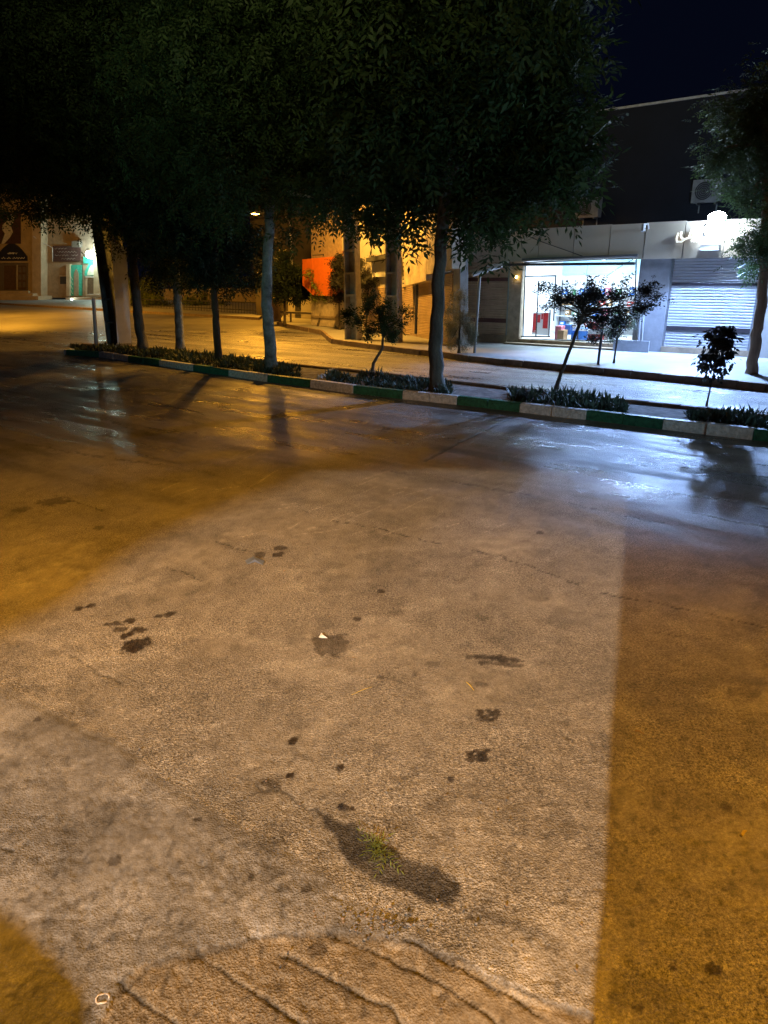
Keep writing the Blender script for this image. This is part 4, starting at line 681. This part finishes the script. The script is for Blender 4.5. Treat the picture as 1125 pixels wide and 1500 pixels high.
stick(683, 1001, 694, 1013, .003, M['yellow'], 'twig', 'thin pale straw near the streaky stain', 'twig'); stick(930, 1072, 943, 1077, .005, M['tan'], 'twig', 'short tan twig on the amber-lit ground at the right', 'twig'); stick(1086, 1226, 1093, 1219, .007, M['yellow'], 'cigarette_end', 'short yellowish cigarette end near the right edge', 'cigarette end'); stick(515, 1020, 545, 1008, .002, M['yellow'], 'twig', 'faint long straw below the paper scrap', 'twig')
def scrap(l, m, nm, lb, cat, h=.012):
    p = [G(x, y)+[0, 0, z] for x, y, z in l]; mb = MB(); c = sum(p)/len(p)
    for i in range(len(p)): mb.poly([p[i], p[(i+1) % len(p)], c+[0, 0, h]], m)
    mb.poly([q_-[0, 0, .003] for q_ in p[::-1]], m); o = mb.build(nm); tag(o, lb, cat); recenter(o, c)
scrap([(359, 822, .01), (372, 819, .03), (388, 823, .012), (385, 828, .005), (374, 824, .008), (362, 827, .005)], mat('foil', (.25, .3, .4), .3, metal=.5), 'foil_wrapper', 'crumpled bluish foil wrapper beside the small dark spots', 'wrapper', .02)
scrap([(467, 935, .01), (471, 930, .02), (476, 934, .014), (480, 936, .01), (472, 936, .01)], M['wallwhite'], 'paper_scrap', 'white paper scrap at the edge of the round stain', 'paper')
random.seed(3); pb = MB(); PEB = [mat('pebble_grey', (.2, .2, .2), .8), M['kerbraw'], mat('pebble_dark', (.08, .08, .09), .6)]
for k in range(150):
    x = random.gauss(540, 50) if k < 90 else random.uniform(150, 860); y = (1352+(x-540)*.12+random.gauss(0, 12)) if k < 90 else random.uniform(1050, 1480); c = G(x, y)+[0, 0, .012]; r = random.uniform(.002, .0065)
    pb.tube([c-[r, 0, 0], c-[r*.4, 0, 0], c+[r*.4, .0, 0], c+[r, 0, 0]], [r*.4, r, r*.9, r*.3], PEB[k % 3], 6, .2)
tag(pb.build('pebbles'), 'scattered small pebbles and grit along the slab edge', 'pebbles', kind='stuff')
fl_ = []; r = np.random.default_rng(77)
for k in range(len(kerb)-2):
    n = 26; u = r.uniform(0, 1, n); p = kerb[k]*(1-u[:, None])+kerb[k+1]*u[:, None]; dr = kerb[k+1]-kerb[k]; nn = np.array([dr[1], -dr[0], 0]); nn = nn/np.linalg.norm(nn); nn = -nn if nn[1] > 0 else nn
    fl_.append(p+nn*(.06+r.exponential(.10, n))[:, None])
fl_.append(np.stack([r.uniform(-6, 5, 60), r.uniform(2.2, 11, 60), np.zeros(60)], 1)); fl_ = np.concatenate(fl_); fl_[:, 2] = .012
V_, Q_ = leaflets(fl_, .028, 78, 1, 0, .45); V_[:, 2] = .010+np.abs(V_[:, 2]-.012)*.35; tag(fastmesh('fallen_leaves', V_, Q_, M['tan']), 'fallen dry leaves scattered along the kerb and the road', 'fallen leaves', kind='stuff')
# ================================================================= UNSEEN WALL ADDED BEHIND THE CAMERA (opening cut to shape the pale light)
LW_ = np.array([-5.6, -15., 9.]); yw = -1.3
lit = [(865, 1520), (868, 1440), (885, 1290), (893, 1080), (905, 935), (919, 700), (870, 688), (760, 690), (640, 686), (540, 690), (440, 688), (330, 690), (200, 700), (60, 720), (-300, 820), (-500, 1060), (-300, 1180), (0, 1320), (60, 1365), (130, 1440), (134, 1520)]
hole = []
for x, y in lit: g_ = G(x, y); k = (yw-LW_[1])/(g_[1]-LW_[1]); hole.append(LW_+(g_-LW_)*k)
outer = [np.array([-16, yw, 0]), np.array([14, yw, 0]), np.array([14, yw, 9.]), np.array([-16, yw, 9.])]
tri = geometry.tessellate_polygon([[Vector(p.tolist()) for p in outer], [Vector(p.tolist()) for p in hole]])
allp = outer+hole; mb = MB()
for t in tri: mb.poly([allp[i] for i in t], M['plaster'])
for i in range(len(hole)): a, b_ = hole[i], hole[(i+1) % len(hole)]; mb.poly([a, b_, b_-[0, .02, 0], a-[0, .02, 0]], M['plaster'])
o = mb.build('light_gate_wall')
dk = []  # outline of an unseen board, added to soften the patch's left edge
for x, y in [(-300, 1060), (-60, 950), (110, 875), (215, 790), (335, 735), (455, 695), (480, 520), (-2600, 520), (-2600, 1060)]:
    g_ = G(x, y); dk.append(LW_+(g_-LW_)*(5.5/(g_[1]-LW_[1])))
sb = MB(); sb.poly(dk, M['dark']); sb.poly([p-[0, .06, 0] for p in dk[::-1]], M['dark'])
for i in range(len(dk)): a, b_ = dk[i], dk[(i+1) % len(dk)]; sb.poly([a, b_, b_-[0, .06, 0], a-[0, .06, 0]], M['dark'])
sb = sb.build('light_blocker_board'); tag(sb, 'unseen dark board added near the pale lamp to soften the patch edge', 'light blocker'); recenter(sb, dk[0])
o = bpy.data.objects['light_gate_wall']; tag(o, 'unseen wall added behind the viewer, opening cut to shape the light patch', 'wall')
# ================================================================= LIGHTS
def light(kind, name, loc, col, power, size=.1, target=None, angle=None, blend=.3):
    l = bpy.data.lights.new(name, kind); l.color = col; l.energy = power
    if kind in ('POINT', 'SPOT'): l.shadow_soft_size = size
    if kind == 'AREA': l.shape = 'RECTANGLE'; l.size, l.size_y = size
    if kind == 'SPOT': l.spot_size = math.radians(angle); l.spot_blend = blend
    o = bpy.data.objects.new(name, l); C.objects.link(o); o.location = [float(x) for x in loc]
    if target is not None: o.rotation_euler = (Vector([float(x) for x in target])-o.location).to_track_quat('-Z', 'Y').to_euler()
    return o
SOD = (1., .42, .030)
fl = P.pt(fp[0], fp[1], .62)
light('SPOT', 'floodlight_beam', fl, (.30, .50, 1.), 6500, .09, fl+P.n*.375-[0, 0, .927], 116, .25)
light('SPOT', 'floodlight_spill', P.pt(fp[0], fp[1], .62), (.42, .60, 1.), 1350, .06, P.pt(fp[0], fp[1]-.35, 0), 155, .6)
light('POINT', 'floodlight_glow', P.pt(fp[0], fp[1]+.42, .42), (.5, .70, 1.), 320, .1)  # added light that blows out the fascia in place of lamp glare
light('AREA', 'shop_ceiling_light', P.pt((t0+t1)/2, 2.86, -1.1), (.62, .84, 1.), 420, (3.2, 1.2), P.pt((t0+t1)/2, 0, -1.6))
light('SPOT', 'street_lamp_light', h1-[0, 0, .08], SOD, 3000, .4, h1-[0, 6, 8], 165, .3)
light('SPOT', 'street_lamp_light', h2-[0, 0, .08], (1., .47, .06), 5500, .3, h2+[-.3, 2.5, -8], 168, .3)  # light of the added hidden lamp, aimed at the amber shops
light('SPOT', 'street_lamp_light', h3-[0, 0, .08], SOD, 9000, .3, h3+[0, 3, -8], 168, .3)
light('POINT', 'portal_lamp_light', tp+[0, -.6, -.1], (.55, 1., .80), 230, .15)
light('SPOT', 'street_lamp_near', (1.6, -.9, 8.0), SOD, 3500, .12, (-.2, 3.0, 0), 66, .75)
light('SPOT', 'amber_fill_left', (-6.5, 2., 8.5), SOD, 3100, .15, (-4.2, 7.2, 0), 64, .9)  # added amber wash over the left of the road
light('SPOT', 'crown_fill', (-1., -2.5, 10.2), (1., .88, .45), 6500, .15, (0, 18, 14.5), 66, .6)  # added fill that lifts the tree crowns, has no fixture
light('POINT', 'street_lamp_near_spill', (1.6, -.9, 8.0), SOD, 160, .2)
light('SPOT', 'cool_fill', (-16, 6.5, 2.2), (.38, .95, .8), 1000, .3, (-4.5, 18.5, 4.8), 42, .9)  # added teal fill for the left kerb and trunks
light('SPOT', 'cool_fill', (10.5, 3., 1.6), (.42, .80, 1.), 1700, .2, (1.5, 12.8, 2.6), 42, .9)  # added cool fill for the right part of the kerb
light('SPOT', 'white_lamp_behind', LW_, (1., .82, .66), 26000, .08, (.3, 9.2, 0), 33, .75)
# ================================================================= SKY & RENDER
wd = bpy.data.worlds.new('World'); sc.world = wd; wd.use_nodes = True; bg = wd.node_tree.nodes['Background']; bg.inputs[0].default_value = (.18, .30, .95, 1); bg.inputs[1].default_value = .0065
sc.view_settings.view_transform = 'Standard'; sc.view_settings.look = 'None'; sc.view_settings.exposure = 0; sc.view_settings.gamma = 1
sc.render.engine = 'CYCLES'; sc.cycles.use_denoising = True; sc.cycles.denoiser = 'OPENIMAGEDENOISE'; sc.cycles.denoising_input_passes = 'RGB_ALBEDO_NORMAL'; sc.cycles.denoising_prefilter = 'NONE'; sc.cycles.max_bounces = 6; sc.cycles.sample_clamp_indirect = 4; sc.cycles.transparent_max_bounces = 12
